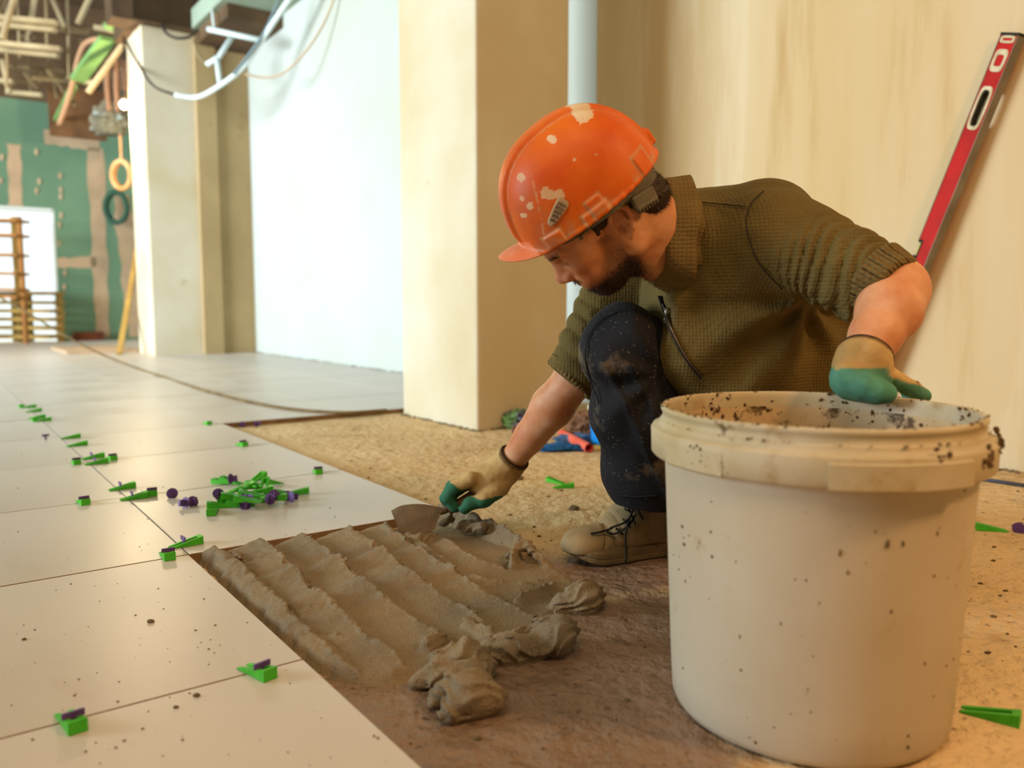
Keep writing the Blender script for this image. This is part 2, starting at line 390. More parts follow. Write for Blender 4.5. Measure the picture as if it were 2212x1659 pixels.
strip(206, 320, 222, 728, .20); strip(30, 312, 34, 445, .17); strip(124, 568, 208, 566, .14); strip(95, 295, 215, 315, .17)
strip(262, 420, 300, 728, .26)
for (x, ys) in ((80, (328, 392, 412)), (128, (380, 410, 425, 465, 485, 525)), (138, (590, 620, 680, 700)), (5, (340, 390))):
    for y in ys: v, z = bw(x+random.uniform(-5, 5), y); MB().ball(G(UB-.002, v, z), (.03, .012, .05), 1, .15).build('screw_patch', M_joint, bwall)
MB().gbox(UB-.25, UB-.03, bw(155, 720)[0], bw(218, 720)[0], 0, .11).build('red_block', mat('red_block', '#7c4228', '#5d3220', rough=.9, scale=9), label='low dark red block on the floor against the green wall', category='block', group=None)
# white reveal of the opening
M_white = mat('white_reveal', '#dfe3e2', rough=.7)
MB().gbox(UB+.0, UB+.24, OV1-.03, OV1, 0, OZ).gbox(UB, UB+.24, OV0, OV1, OZ-.04, OZ).build('trim_3', M_white, kind='structure', label='pale reveal of the opening in the green wall')
# outside ground and pale building beyond the opening and windows
M_out = mat('outside_paving', '#c9c7c0', '#b6b2a8', scale=2, rough=.9)
MB().gbox(-4, 40, -40, -7.2, -.3, -.16).gbox(13.4, 40, -7.2, 14, -.3, -.16).build('ground', M_out, kind='structure', label='pale ground outside the building')
M_facade = mat('outside_facade', '#e4e8e8', '#d6dbdc', scale=1, rough=.9)
MB().gbox(24, 25, -16, 16, -.2, 3.4).gbox(24, 25, -16, 2.6, 3.4, 3.9).build('outside_building', M_facade, label='pale building outside, seen through the far opening', category='building')

# window front on the left (out of frame, lets the daylight in)
MB().gbox(-4, 2.6, -7.3, -7.1, -.16, 4.6).gbox(11.4, 13.4, -7.3, -7.1, -.16, 4.6).gbox(2.6, 11.4, -7.3, -7.1, 3.2, 4.6).build('sky_block_left', M_plaster, kind='structure', label='unseen wall added on the daylight side to narrow the sky light')  # added out of view so sky light enters only at the far part
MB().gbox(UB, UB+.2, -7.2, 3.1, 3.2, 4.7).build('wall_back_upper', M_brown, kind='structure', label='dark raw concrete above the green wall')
wf = MB()
for k in range(5): wf.gbox(2.6+k*2.18, 2.68+k*2.18, -7.22, -7.12, 0, 3.2)
wf.gbox(2.6, 11.4, -7.22, -7.12, 3.12, 3.2).gbox(2.6, 11.4, -7.22, -7.12, -.16, .1)
wf.build('window_1', M_white, kind='structure', label='glazed front on the daylight side of the hall')

# ceiling: low slab over the near part, raw void with services further back
MB().gbox(-4, 6.2, -7.2, 3.1, 3.55, 3.7).build('ceiling', M_slab, kind='structure', label='pale ceiling slab')
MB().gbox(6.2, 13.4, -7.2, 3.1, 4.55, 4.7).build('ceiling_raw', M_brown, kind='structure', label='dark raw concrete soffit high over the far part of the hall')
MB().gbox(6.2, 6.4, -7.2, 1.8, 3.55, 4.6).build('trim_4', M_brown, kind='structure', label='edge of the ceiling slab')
# beam along the columns and pale side slab
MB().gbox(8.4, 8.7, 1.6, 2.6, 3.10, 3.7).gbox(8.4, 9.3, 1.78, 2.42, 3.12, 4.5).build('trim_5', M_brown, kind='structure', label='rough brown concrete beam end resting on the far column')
MB().gbox(5.4, 9.2, 2.30, 2.90, 3.12, 3.3).build('ceiling_side', M_slab, kind='structure', label='pale board soffit beside the bright wall')
M_infill = mat('infill_plaster', '#b39a70', '#a08860', scale=1.2, rough=.9, spots=[('#8a6c3c', 3, .62, .8)])
MB().gbox(8.45, 8.75, 2.33, 2.52, SUB, 3.2).gbox(8.50, 8.8, 2.50, 2.95, SUB, 3.2).build('trim_6', M_infill, kind='structure', label='tan infill between the far column and the bright wall')
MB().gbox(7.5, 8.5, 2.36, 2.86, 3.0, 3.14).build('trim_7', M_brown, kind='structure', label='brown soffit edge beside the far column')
# ================================================================ THE MORTAR BUCKET
BC = Vector((0.385, 1.036, SUB)); BH = 0.392                  # base centre, height of the lip above the floor
M_bucket = mat('white_plastic', '#c4b9a6', '#bcae96', scale=5, rough=.42, bump=.04, bscale=30, sss=.05,
               spots=[('#ab9677', 18, .62, .76), ('#79654a', 55, .72, .755)])
M_rim = mat('soiled_rim_plastic', '#c2b69c', '#b3a27c', scale=9, rough=.5, bump=.15, bscale=60,
            spots=[('#a58a5e', 13, .54, .68), ('#6c5436', 20, .63, .68)])
M_inner = mat('caked_inner_wall', '#c9b28a', '#bda27a', scale=9, rough=.5, bump=.3, bscale=60,
              spots=[('#5d472c', 16, .535, .60), ('#4a3722', 45, .60, .65)])
bk = empty('mortar_bucket', BC, label='large white plastic bucket with cement splashes in the right foreground', cat='bucket')
rt, rb = .1895, .171                                           # outer radius at the top and at the base
th = .004
def rad(z): return rb+(rt-rb)*z/BH
prof = [(0.0, .004), (rb-.03, .004), (rb-.022, .0005), (rb-.012, .001), (rb-.004, .006), (rb, .015), (rad(.05), .05), (rad(.15), .15), (rad(.30), .30), (rad(.338), .338)]
MB().lathe(prof, BC, 128).build('wall', M_bucket, bk, smooth=True, label='smooth lower wall with sparse splashes')
r = rt
rim = [(rad(.338), .330), (r+.012, .330), (r+.0145, .333), (r+.0155, .362), (r+.0135, .366), (r+.005, .3665), (r+.0045, .372), (r+.0035, .374), (r+.001, .375), (r+.001, .384), (r+.003, .386),
       (r+.003, .390), (r+.0005, .392), (r-.0035, .392), (r-.005, .390), (r-.0055, .384), (r-.006, .370)]
MB().lathe(rim, BC, 160).build('rim', M_rim, bk, smooth=True, label='thick soiled rim with a recessed lid groove')
inner = [(r-.0058, .372), (r-.007, .33), (rad(.2)-.005, .2), (rad(.12)-.005, .12), (0, .12)]
MB().lathe(inner, BC, 128).build('inner_wall', M_inner, bk, smooth=True, label='inner wall caked with dried mortar')
# moulded label plate on the rim, and the handle lug on the left
def rimpatch(a0, a1, z0, z1, out, t=.003, n=18):
    vs = []; fs = []
    for i in range(n+1):
        a = math.radians(a0+(a1-a0)*i/n)
        for (rr, z) in ((r+.012, z0), (r+.0155+out, z0+.003), (r+.0155+out, z1-.003), (r+.012, z1)):
            vs.append((BC.x+rr*math.cos(a), BC.y+rr*math.sin(a), BC.z+z))
    for i in range(n):
        for q in range(3): fs.append((i*4+q, i*4+4+q, i*4+5+q, i*4+1+q))
    fs += [(0, 1, 2, 3), tuple(n*4+q for q in (3, 2, 1, 0))]
    return vs, fs
vs, fs = rimpatch(-106, -60, .3275, .360, .0035)
mesh('rim_plate', vs, fs, M_rim, bk, label='raised oblong plate moulded on the rim')
vs, fs = rimpatch(-165, -138, .3285, .3600, .0002)
mesh('handle_lug', vs, fs, M_rim, bk, label='lug at the left end of the rim')
# thin vertical mould bead inside
# caked lumps of mortar: on the lip, the rim and the inner wall
M_cake = mat('dried_mortar', '#6d5639', '#543f27', scale=30, rough=.95, bump=.8, bscale=120)
mb = MB(); rnd = random.Random(4)
for _ in range(900):
    a = rnd.uniform(0, math.tau); z = .392-abs(rnd.gauss(0, .028)); rr = r-.0065
    dens = max(0, math.sin(a*9+1.3+z*60)*math.sin(a*4.3+z*90))
    if rnd.random() > dens*1.0+.03: continue
    s_ = rnd.choice([.0006, .0009, .0012, .0018, .0028])
    mb.ball((BC.x+rr*math.cos(a), BC.y+rr*math.sin(a), BC.z+z), (s_*1.1, s_*1.1, s_*rnd.uniform(.6, 1.5)), 1, .35)
for _ in range(300):
    a = rnd.uniform(0, math.tau); s_ = rnd.choice([.0005, .0007, .0010, .0018]); rr = r+rnd.uniform(-.004, .006); z = .392 if rr < r+.003 else .3755
    mb.ball((BC.x+rr*math.cos(a), BC.y+rr*math.sin(a), BC.z+z), (s_*1.3, s_*1.3, s_*.6), 1, .35)
for (ad, z, s_, n) in ((-72, .366, .006, 7), (-50, .352, .008, 14), (-48, .36, .006, 8), (-35, .365, .007, 10), (-150, .358, .004, 7), (-146, .345, .003, 6), (-138, .344, .003, 6), (-20, .37, .006, 10)):
    for _ in range(n):
        a = math.radians(ad+rnd.gauss(0, 2.0)); zz = z+rnd.gauss(0, .004); q = s_*rnd.uniform(.2, .6)
        mb.ball((BC.x+(r+.0148)*math.cos(a), BC.y+(r+.0148)*math.sin(a), BC.z+zz), (q, q, q), 1, .35)
mb.build('mortar_crust', M_cake, bk, kind='stuff', label='dark dried mortar crumbs on lip and rim')
mb = MB()
for _ in range(95):
    a = math.radians(rnd.uniform(-175, -5)); z = rnd.uniform(.02, .325); q = rnd.choice([.0004, .0006, .0008, .0011, .0016])
    if rnd.random() < .25: q *= 1.5
    rr = rad(z)
    mb.ball((BC.x+rr*math.cos(a), BC.y+rr*math.sin(a), BC.z+z), (q, q, q*rnd.choice([1, 1, 1.3, 2.6])), 1, .3)
mb.build('splashes', M_cake, bk, kind='stuff', label='small brown splashes down the side')
# ================================================================ FRESH MORTAR BED
def uv(px, py, z=SUB+.012):
    return toG(GP(px, py, z))
def seg_dist(U, V, pl):
    """unsigned distance to a polyline, side sign (+ right of it) and arclength parameter"""
    best = np.full(U.shape, 9.0, dtype=np.float32); sg = np.zeros_like(best); ss = np.zeros_like(best); acc = 0.0
    for i in range(len(pl)-1):
        a = np.array(pl[i]); b = np.array(pl[i+1]); d = b-a; L2 = d@d; L_ = math.sqrt(L2)
        t = np.clip(((U-a[0])*d[0]+(V-a[1])*d[1])/L2, 0, 1); qx = U-a[0]-d[0]*t; qy = V-a[1]-d[1]*t
        dd = np.sqrt(qx*qx+qy*qy); m = dd < best
        best = np.where(m, dd, best); sg = np.where(m, np.sign(d[0]*qy-d[1]*qx), sg); ss = np.where(m, acc+t*L_, ss); acc += L_
    return best, sg, ss, acc
GROOVE = []
RIDGES = [  # crest polylines measured on the photograph's floor, height, width left / right
    ([(470, 1200), (520, 1235), (600, 1310), (680, 1385), (760, 1455)], .026, .016, .030),
    ([(560, 1188), (600, 1222), (670, 1290), (760, 1360), (860, 1440)], .030, .022, .050),
    ([(650, 1168), (690, 1198), (770, 1262), (850, 1320), (960, 1385)], .030, .018, .055),
    ([(745, 1152), (800, 1192), (880, 1252), (970, 1305), (1050, 1350)], .030, .016, .055),
    ([(830, 1138), (880, 1190), (960, 1240), (1060, 1290), (1150, 1335)], .024, .010, .060),
    ([(905, 1180), (980, 1235), (1060, 1265), (1130, 1268), (1200, 1245)], .018, .006, .04),
    ([(970, 1175), (1030, 1215), (1090, 1232), (1140, 1222)], .018, .006, .04),
    ([(940, 1120), (990, 1132), (1050, 1150), (1100, 1172), (1135, 1185), (1185, 1215)], .040, .022, .016),
    ([(600, 1275), (690, 1350), (800, 1440)], .016, .004, .02),
    ([(700, 1230), (790, 1300), (900, 1385)], .017, .004, .02),
    ([(840, 1215), (930, 1270), (1010, 1315)], .017, .004, .02),
    ([(1120, 1300), (1165, 1285), (1190, 1262)], .020, .006, .012),
    ([(1100, 1230), (1112, 1205), (1125, 1175)], .034, .012, .010),
]
OUT = [(424, 1202), (600, 1176), (850, 1138), (965, 1112), (1040, 1118), (1120, 1160), (1200, 1215), (1300, 1285), (1295, 1300), (1215, 1318),
       (1195, 1345), (1240, 1380), (1150, 1405), (1060, 1415), (1000, 1480), (930, 1470), (880, 1462), (800, 1462), (742, 1458), (672, 1440), (540, 1318)]
MZ = 1/300.
outg = np.array([uv(*p) for p in OUT]); lo = outg.min(0)-.03; hi = outg.max(0)+.03
nu, nv = np.ceil((hi-lo)/MZ).astype(int)
Ug, Vg = np.meshgrid(lo[0]+np.arange(nu)*MZ, lo[1]+np.arange(nv)*MZ, indexing='ij'); Ug = Ug.astype(np.float32); Vg = Vg.astype(np.float32)
# inside test and edge distance
ins = np.zeros(Ug.shape, bool); q = outg; n_ = len(q)
for i in range(n_):
    a, b = q[i], q[(i+1) % n_]
    c = ((a[1] > Vg) != (b[1] > Vg)) & (Ug < (b[0]-a[0])*(Vg-a[1])/(b[1]-a[1]+1e-12)+a[0]); ins ^= c
wob = fbm(Ug*38, Vg*38, Ug*0+3, 3)*.012
ed, _, _, _ = seg_dist(Ug, Vg, list(map(tuple, q))+[tuple(q[0])])
edge = np.where(ins, ed, -ed)+wob
warp = fbm(Ug*9, Vg*9, Ug*0+9, 3)*.016; rag = fbm(Ug*110, Vg*110, Ug*0+1, 3)
H = np.full(Ug.shape, .011, dtype=np.float32)+fbm(Ug*14, Vg*14, Ug*0+5, 2)*.002
U2 = Ug+warp*.3; V2 = Vg+warp+rag*.0035
for (pl, A, wl, wr) in RIDGES:
    d, s_, ss, Lt = seg_dist(U2, V2, [uv(*p) for p in pl])
    # the crest line runs away from the tile, left of it (towards smaller v) the steep flank
    wdt = np.where(s_ < 0, wl*.55, wr*1.9); f = np.clip(1-d/wdt, 0, 1)**.85*A*(1+.28*fbm(ss*30, ss*0+A*99, ss*0, 2))
    f = f*(1-.55*smooth01(ss/Lt, .55, 1.0))
    f = f+np.exp(-(d/.006)**2)*(.001+.010*np.maximum(rag+.1*vnoise(Ug*150, Vg*150, Ug*0), 0))
    H = np.maximum(H, f+.006)
    if A > .02: GROOVE.append(.007*np.exp(-((d-.0105)/.0028)**2)*(s_ < 0)*(1-.6*smooth01(ss/Lt, .6, 1.0))*smooth01(fbm(ss*40+A*77, ss*0, ss*0+2, 2), -.35, .05))
for g_ in GROOVE: H = H-g_
H = H+fbm(Ug*24, Vg*24, Ug*0+8, 2)*.0015+rag*.0006+vnoise(Ug*170, Vg*170, Ug*0+2)*.0005
H = H*smooth01(edge, -.002, .020)+SUB-.004*(edge < .0)
# keep clear of the tile edges
H0 = H.copy()
def hfield(U, V):
    i = np.clip((U-lo[0])/MZ, 0, nu-1.001); j = np.clip((V-lo[1])/MZ, 0, nv-1.001); i0 = i.astype(int); j0 = j.astype(int); a = i-i0; b = j-j0
    return (H0[i0, j0]*(1-a)*(1-b)+H0[i0+1, j0]*a*(1-b)+H0[i0, j0+1]*(1-a)*b+H0[i0+1, j0+1]*a*b)
M_mortar = mat('wet_mortar', '#8f7b5e', '#7d6e58', scale=7, rough=.9, rough2=.75, bump=.7, bscale=260, bdist=.0035,
               spots=[('#6a5a44', 11, .60, .75)], fine=('#5c4c38', 300, .58, .72))
S = Sdf()
# work in grid coordinates (u, v, z)
S.add(lambda X, Y, Z: (Z-hfield(X, Y))*.72, (lo[0], lo[1], SUB-.004), (hi[0], hi[1], .05), .012)
def lump(pts, rs, z0=.012, k=.014):
    c = [(*uv(px, py, SUB+z0+dz), SUB+z0+dz) for (px, py, dz) in pts]; S.chain(c, rs, k)
lump([(1262, 1292, .012), (1285, 1285, .008)], [.026, .020]); lump([(1215, 1300, .006), (1262, 1290, .012)], [.018, .026])
lump([(1150, 1378, .008), (1200, 1372, .018), (1222, 1362, .014)], [.018, .027, .021]); lump([(1160, 1345, .022), (1200, 1342, .026), (1225, 1360, .018)], [.010, .012, .013], k=.008)
lump([(1050, 1408, .004), (1100, 1400, .008), (1150, 1395, .006)], [.015, .021, .02]); lump([(1075, 1385, .014), (1130, 1372, .014)], [.010, .012], k=.008)
lump([(955, 1425, .010), (1010, 1420, .014), (1050, 1440, .006)], [.018, .024, .016]); lump([(900, 1470, .0), (950, 1455, .012), (1030, 1450, .016)], [.012, .018, .018], k=.008)
lump([(940, 1512, .002), (975, 1480, .018), (1040, 1475, .018)], [.012, .017, .017], k=.008)
lump([(975, 1535, .004), (1015, 1505, .012), (1058, 1505, .010)], [.016, .027, .022], k=.01); lump([(945, 1505, .0), (960, 1490, .008)], [.012, .012], k=.006)
lump([(925, 1392, .01), (950, 1378, .014)], [.012, .011], k=.008); lump([(1010, 1345, .012), (1060, 1375, .008)], [.009, .010], k=.008)
lump([(1000, 1135, .02), (1040, 1140, .024)], [.014, .013], k=.008); lump([(862, 1163, .008), (900, 1168, .010), (935, 1160, .008)], [.012, .013, .011], k=.01)
lump([(958, 1128, .02), (975, 1122, .03)], [.012, .010], k=.008)
lump([(1105, 1195, .02), (1130, 1172, .035)], [.010, .008], k=.01); lump([(1140, 1180, .03), (1182, 1222, .004)], [.009, .007], k=.01)
rc_ = random.Random(21)
for (pl, A, wl, wr) in RIDGES[:5]+RIDGES[7:8]:                 # torn curls standing along the crests
    g_ = [np.array(uv(*p)) for p in pl]; sg_ = [np.linalg.norm(g_[i+1]-g_[i]) for i in range(len(g_)-1)]; T_ = sum(sg_)
    for _ in range(26):
        t = rc_.random()**1.2*T_*.93; i = 0
        while t > sg_[i]: t -= sg_[i]; i += 1
        dd = (g_[i+1]-g_[i])/sg_[i]; c = g_[i]+dd*t+np.array([-dd[1], dd[0]])*rc_.uniform(-.005, .005); z = float(hfield(np.array([c[0]]), np.array([c[1]]))[0])
        l_ = rc_.uniform(.006, .018); r1 = rc_.uniform(.0022, .0052); e_ = c+dd*l_+np.array([-dd[1], dd[0]])*rc_.uniform(-.004, .006)
        S.cap((c[0], c[1], z-.001), (e_[0], e_[1], z+rc_.uniform(-.003, .003)), r1, r1*.7, .003)
for (x, y) in ((475, 1198), (505, 1196), (568, 1186), (655, 1168), (668, 1176), (748, 1150), (765, 1160), (832, 1140)): lump([(x, y, .014), (x+14, y+8, .018)], [.008, .006], k=.006)
def fold(X, Y, Z):                          # creases left by the trowel in the lumps, scaled by how far they stand out
    e = smooth01(Z-hfield(np.clip(X, lo[0]+.001, hi[0]-.002), np.clip(Y, lo[1]+.001, hi[1]-.002)), .003, .012)*(Z > SUB+.010); w_ = fbm(X*16, Y*16, Z*16, 2)
    return e*(.0060*np.abs(np.sin((X*70+Y*45+Z*130)+w_*9))-.003)+e*.0045*fbm(X*45, Y*45, Z*60, 3)
S.disp(fold)
mp_, mq = S.mesh(.0028)
keep = None
ca, sa = CT, ST
wp = np.stack([-ST*mp_[:, 0]+CT*mp_[:, 1], CT*mp_[:, 0]+ST*mp_[:, 1], mp_[:, 2]], 1)
# drop the hidden underside
zz = mp_[mq][:, :, 2].mean(1); mq = mq[zz > SUB-.002]
used, inv = np.unique(mq, return_inverse=True); wp = wp[used]; mq = inv.reshape(mq.shape).astype(np.int32)
mesh('mortar_bed', wp, mq, M_mortar, None, smooth=True, kind='stuff', label='fresh grey-brown mortar spread in trowelled ridges beside the tile edge', category='mortar')
# thinner damp smears on the screed round the bed
M_damp = None and mat('damp_mortar_film', '#6f5f4b', '#5c4e3e', scale=14, rough=.38, bump=.9, bscale=90, bdist=.004, spots=[('#8f7a5c', 9, .55, .7)])
# ================================================================ THE WORKER
pr = empty('person', (0.30, 1.66, SUB), label='man crouching in orange hard hat, olive fleece and dark work trousers, spreading mortar', cat='person')
M_skin = mat('skin', '#c58a63', '#dfb494', scale=16, rough=.52, attr=True, sss=.12, bump=.12, bscale=500, bdist=.0008, contrast=(.3, .7))
M_hair = mat('dark_brown_hair', '#2c1c10', '#3c2817', scale=60, rough=.6)
M_helmet = mat('orange_shell', '#dd6a16', '#e8b890', scale=8, rough=.5, attr=True, bump=.05, bscale=200, bdist=.0006, coat=.0,
               spots=[('#b86a3a', 26, .66, .80)], fine=('#d9a582', 140, .72, .78))
M_strap = mat('grey_plastic', '#6d6452', '#57503f', scale=30, rough=.6, spots=[('#8d8269', 60, .6, .7)])
M_fleece = mat('olive_fleece', '#6b5b30', '#5b4d28', scale=9, rough=.95, bump=.8, bdist=.0022, bscale=160, waffle=52)
M_rib = mat('olive_ribbing', '#77633a', '#63502b', scale=12, rough=.95, bump=.8, bdist=.003, bscale=200, waffle=45)
M_denim = mat('navy_work_cloth', '#17171d', '#101014', scale=7, rough=.85, bump=.3, bscale=260, bdist=.001,
              spots=[('#6a5a46', 9, .55, .70), ('#857a68', 34, .66, .73)], fine=('#5c564e', 170, .64, .70))
M_glove = mat('knit_and_latex_glove', '#b59c6c', '#d0c8c0', scale=14, rough=.8, attr=True, bump=.35, bscale=240, bdist=.0012, contrast=(.3, .7))
M_boot = mat('dusty_boot', '#9b8764', '#83704f', scale=16, rough=.85, bump=.35, bscale=110, bdist=.0015, spots=[('#5b4c34', 12, .62, .74)])
M_black = mat('black_cord', '#17130f', rough=.7)
M_zip = mat('zip_tape', '#241d15', rough=.7); M_metal = mat('worn_metal', '#8f8a80', rough=.35, metallic=.8)

def frame(f, up):
    f = V3(f)/np.linalg.norm(V3(f)); up = V3(up); up = up-f*(up@f); up /= np.linalg.norm(up); l = np.cross(up, f); return np.stack([f, l, up])
# ---- head frame: rows forward / left / up
t_ = math.radians(39); tf = math.radians(46)
HT = frame((-math.cos(t_), .05, -math.sin(t_)), (-math.sin(t_), -.31, math.cos(t_)))   # hard hat
HR = frame((-math.cos(tf), .05, -math.sin(tf)), (-math.sin(tf), -.20, math.cos(tf)))   # face
HO = V3(P(1327, 486, 1.42))
def hp(a, l, u): return HO+a*HR[0]+l*HR[1]+u*HR[2]
def hh(a, l, u): return HO+a*HT[0]+l*HT[1]+u*HT[2]
def local(X, Y, Z):
    x, y, z = X-HO[0], Y-HO[1], Z-HO[2]
    return [HR[i, 0]*x+HR[i, 1]*y+HR[i, 2]*z for i in range(3)]
def localh(X, Y, Z):
    x, y, z = X-HO[0], Y-HO[1], Z-HO[2]
    return [HT[i, 0]*x+HT[i, 1]*y+HT[i, 2]*z for i in range(3)]

# ---- joints
RSH, LSH = V3(P(1425, 600, 1.70)), V3(P(1668, 522, 1.42))
REL, LEL = V3(P(1243, 815, 1.70)), V3(P(1928, 618, 1.27))
RWR, LWR = V3(P(1108, 992, 1.79)), V3(P(1868, 772, 1.185))
NECKB = V3(P(1500, 545, 1.53)); CHEST = V3(P(1590, 650, 1.60)); PELV = V3(P(1700, 900, 1.80))
B = Sdf()
e = lambda c, r, k=.012, op='u', R=None: B.ell(hp(*c), r, HR if R is None else R, k, op)
c_ = lambda a, b, ra, rb=None, k=.006, op='u': B.cap(hp(*a), hp(*b), ra, rb, k, op)
B.ell(hh(-.006, 0, .066), (.096, .074, .086), HT, .012); B.ell(hh(.050, 0, .052), (.066, .062, .050), HT, .02)
e((.045, 0, .050), (.067, .062, .044), .02); e((.046, 0, .015), (.066, .058, .060), .03); e((.045, 0, -.030), (.052, .046, .040), .02)
for s in (-1, 1):
    c_((.004, s*.052, -.034), (.066, s*.020, -.062), .015, .013, .03)                     # jaw
    c_((-.004, s*.058, .01), (.002, s*.054, -.036), .014, .015, .03)
    e((.078, s*.040, .006), (.028, .021, .018), .018)                                     # cheekbone
    e((.084, s*.026, -.022), (.022, .020, .020), .02)
    B.ell(hp(.112, s*.030, .028), (.015, .015, .0115), HR, .010, 's')                      # eye socket
    e((.0925, s*.0305, .0245), (.0130, .0130, .0120), .003)                                # lowered lid over the eyeball
    c_((.1045, s*.021, .0185), (.1025, s*.040, .0195), .0012, .0012, .002, 's')              # lash line
    c_((.098, s*.022, .0155), (.095, s*.038, .0165), .0035, .0030, .004)                     # lower lid
    c_((.1065, s*.018, .0435), (.098, s*.046, .0425), .0085, .0065, .012)                   # brow ridge
    B.ell(hp(.1155, s*.0125, -.0035), (.0105, .0075, .0080), HR, .005)                       # nostril wing
    B.ell(hp(.1175, s*.0070, -.0125), (.0050, .0034, .0040), HR, .002, 's')
    c_((.1065, s*.0205, -.004), (.096, s*.034, -.026), .0014, .0018, .006, 's')               # fold from nose to mouth
e((.106, 0, .046), (.011, .022, .011), .014)
c_((.105, 0, .036), (.1245, 0, .007), .0078, .0092, .012); e((.1255, 0, .0005), (.0100, .0100, .0092), .007)
c_((.104, 0, .018), (.112, 0, -.002), .010, .011, .012)
e((.086, 0, -.030), (.024, .028, .024), .02)                                               # muzzle
c_((.1010, -.015, -.0300), (.1062, 0, -.0280), .0048, .0062, .005); c_((.1010, .015, -.0300), (.1062, 0, -.0280), .0048, .0062, .005)
c_((.0965, -.013, -.0410), (.1005, 0, -.0418), .0052, .0066, .005); c_((.0965, .013, -.0410), (.1005, 0, -.0418), .0052, .0066, .005)
c_((.1000, -.021, -.0352), (.1105, 0, -.0350), .0013, .0016, .003, 's'); c_((.1000, .021, -.0352), (.1105, 0, -.0350), .0013, .0016, .003, 's')
e((.080, 0, -.061), (.018, .022, .015), .014)                                              # chin
for s in (-1, 1):                                                                          # ears
    ER = frame((1.0, -s*.30, .42), (-.46, s*.10, 1)); ER = np.stack([ER[0], ER[1], ER[2]])@np.eye(3)
    EM = ER@HR
    ec = (-.001, s*.0745, .0075)
    EO = hp(*ec)
    q = lambda x, y, z: EO+x*EM[0]+s*y*EM[1]+z*EM[2]
    B.ell(q(0, -.001, .002), (.0175, .0050, .029), EM, .005)
    rim_ = [(.012, .002, -.004), (.016, .004, .012), (.010, .006, .028), (-.004, .007, .034), (-.016, .0075, .026), (-.0195, .007, .010), (-.016, .006, -.008), (-.008, .004, -.022)]
    B.chain([q(*p) for p in rim_], [.0036, .0040, .0046, .0048, .0048, .0046, .0042, .004], .002)
    B.ell(q(.002, .001, -.026), (.0085, .0045, .0095), EM, .006)                            # lobe
    B.ell(q(.003, .0075, -.006), (.0090, .0085, .0125), EM, .002, 's')                        # concha
    B.ell(q(-.001, .0075, .018), (.0095, .0055, .0105), EM, .002, 's')
    B.cap(q(-.011, .0055, .002), q(-.003, .0045, .022), .0028, .0022, .003)                  # antihelix
    B.ell(q(.0115, .003, -.006), (.0038, .0038, .006), EM, .003)                             # tragus
# neck, torso core, arms
B.cap(hp(-.030, 0, -.002), NECKB, .060, .066, .03); B.cap(hp(.010, 0, -.030), NECKB+V3((-.02, -.015, -.035)), .035, .050, .03)
B.cap(hp(-.045, -.018, .0), NECKB+V3((.03, .03, .03)), .040, .060, .02)
B.cap(RSH, LSH, .052, .052, .03); B.ell(CHEST, (.13, .10, .15), None, .04); B.cap(CHEST, PELV, .12, .13, .04)
B.cap(RSH, REL, .046, .042, .02); B.cap(LSH, LEL, .046, .043, .02)
def forearm(el, wr, bulge, r0, r1, r2):
    m = el*.68+wr*.32+V3(bulge); B.chain([el, m, el*.3+wr*.7+V3(bulge)*.35, wr], [r0, r1, (r1+r2)/2*.93, r2], .012)
forearm(REL, RWR, (-.004, 0, -.004), .041, .045, .028)
forearm(LEL, LWR, (.006, -.003, -.004), .043, .046, .030)
B.ell(LEL+V3((.020, 0, -.010)), (.034, .036, .042), None, .02)
B.disp(lambda X, Y, Z: .0005*vnoise(X*90, Y*90, Z*90), hp(0, 0, 0)-.25, hp(0, 0, 0)+.25)
bp, bq = B.mesh(.0026)
A_, L_, U_ = local(bp[:, 0], bp[:, 1], bp[:, 2])
sk = np.tile(np.array(lin('#d39c74'))[:3], (len(bp), 1)); red = np.array(lin('#b3593c'))[:3]; dark = np.array(lin('#3a2415'))[:3]; arm = np.array(lin('#d8a682'))[:3]
def blend(cc, col, w_): return cc*(1-w_[:, None])+col*w_[:, None]
inh = (np.sqrt(A_**2+L_**2+U_**2) < .24)
wgt = lambda a, l, u, r, s=None: np.exp(-(((A_-a)**2+(np.abs(L_)-l)**2+(U_-u)**2)/r**2))*inh
sk = blend(sk, arm, (~inh).astype(float))
sk = blend(sk, red, .60*wgt(.126, 0, .002, .018)); sk = blend(sk, red, .35*wgt(.08, .045, .0, .028)); sk = blend(sk, red, .25*wgt(0, .080, .01, .03)); sk = blend(sk, red, .35*wgt(.09, .02, .05, .03))
sk = blend(sk, np.array(lin('#6e3320'))[:3], .6*np.exp(-(((A_-.002)/.004)**2+((U_+.001)/.007)**2))*(np.abs(L_) > .068)*(np.abs(L_) < .081)*inh)  # shade in the ear hollow, painted into the skin colour
sk = blend(sk, np.array(lin('#a3503e'))[:3], .6*np.clip(wgt(.108, .0, -.029, .009)+wgt(.106, .010, -.030, .009)+wgt(.102, 0, -.0415, .009)+wgt(.101, .010, -.041, .009), 0, 1))
nz = fbm(bp[:, 0]*70, bp[:, 1]*70, bp[:, 2]*70, 3)
front_ = smooth01(A_, .000, .022)*inh*(np.abs(L_) < .068)
cheek = -.004-.30*np.clip(A_-.04, 0, 1)                      # upper limit of the stubble
stub = smooth01(cheek-U_+nz*.010, -.006, .030)*front_
dense = smooth01(-U_+nz*.008-.25*np.clip(A_-.05, -1, 0), .034, .058)*smooth01(A_, .008, .030)*inh*(1-smooth01(-U_, .085, .105))
lipm = np.exp(-((U_+.0355)/.0100)**4)*(A_ > .090)*(np.abs(L_) < .020)
must = np.clip(smooth01(-U_, .012, .017)*(1-smooth01(-U_, .022, .027))*(A_ > .085)*(np.abs(L_) < .032), 0, 1)*inh
stub = stub*(1-lipm); beard = dense*(1-lipm)
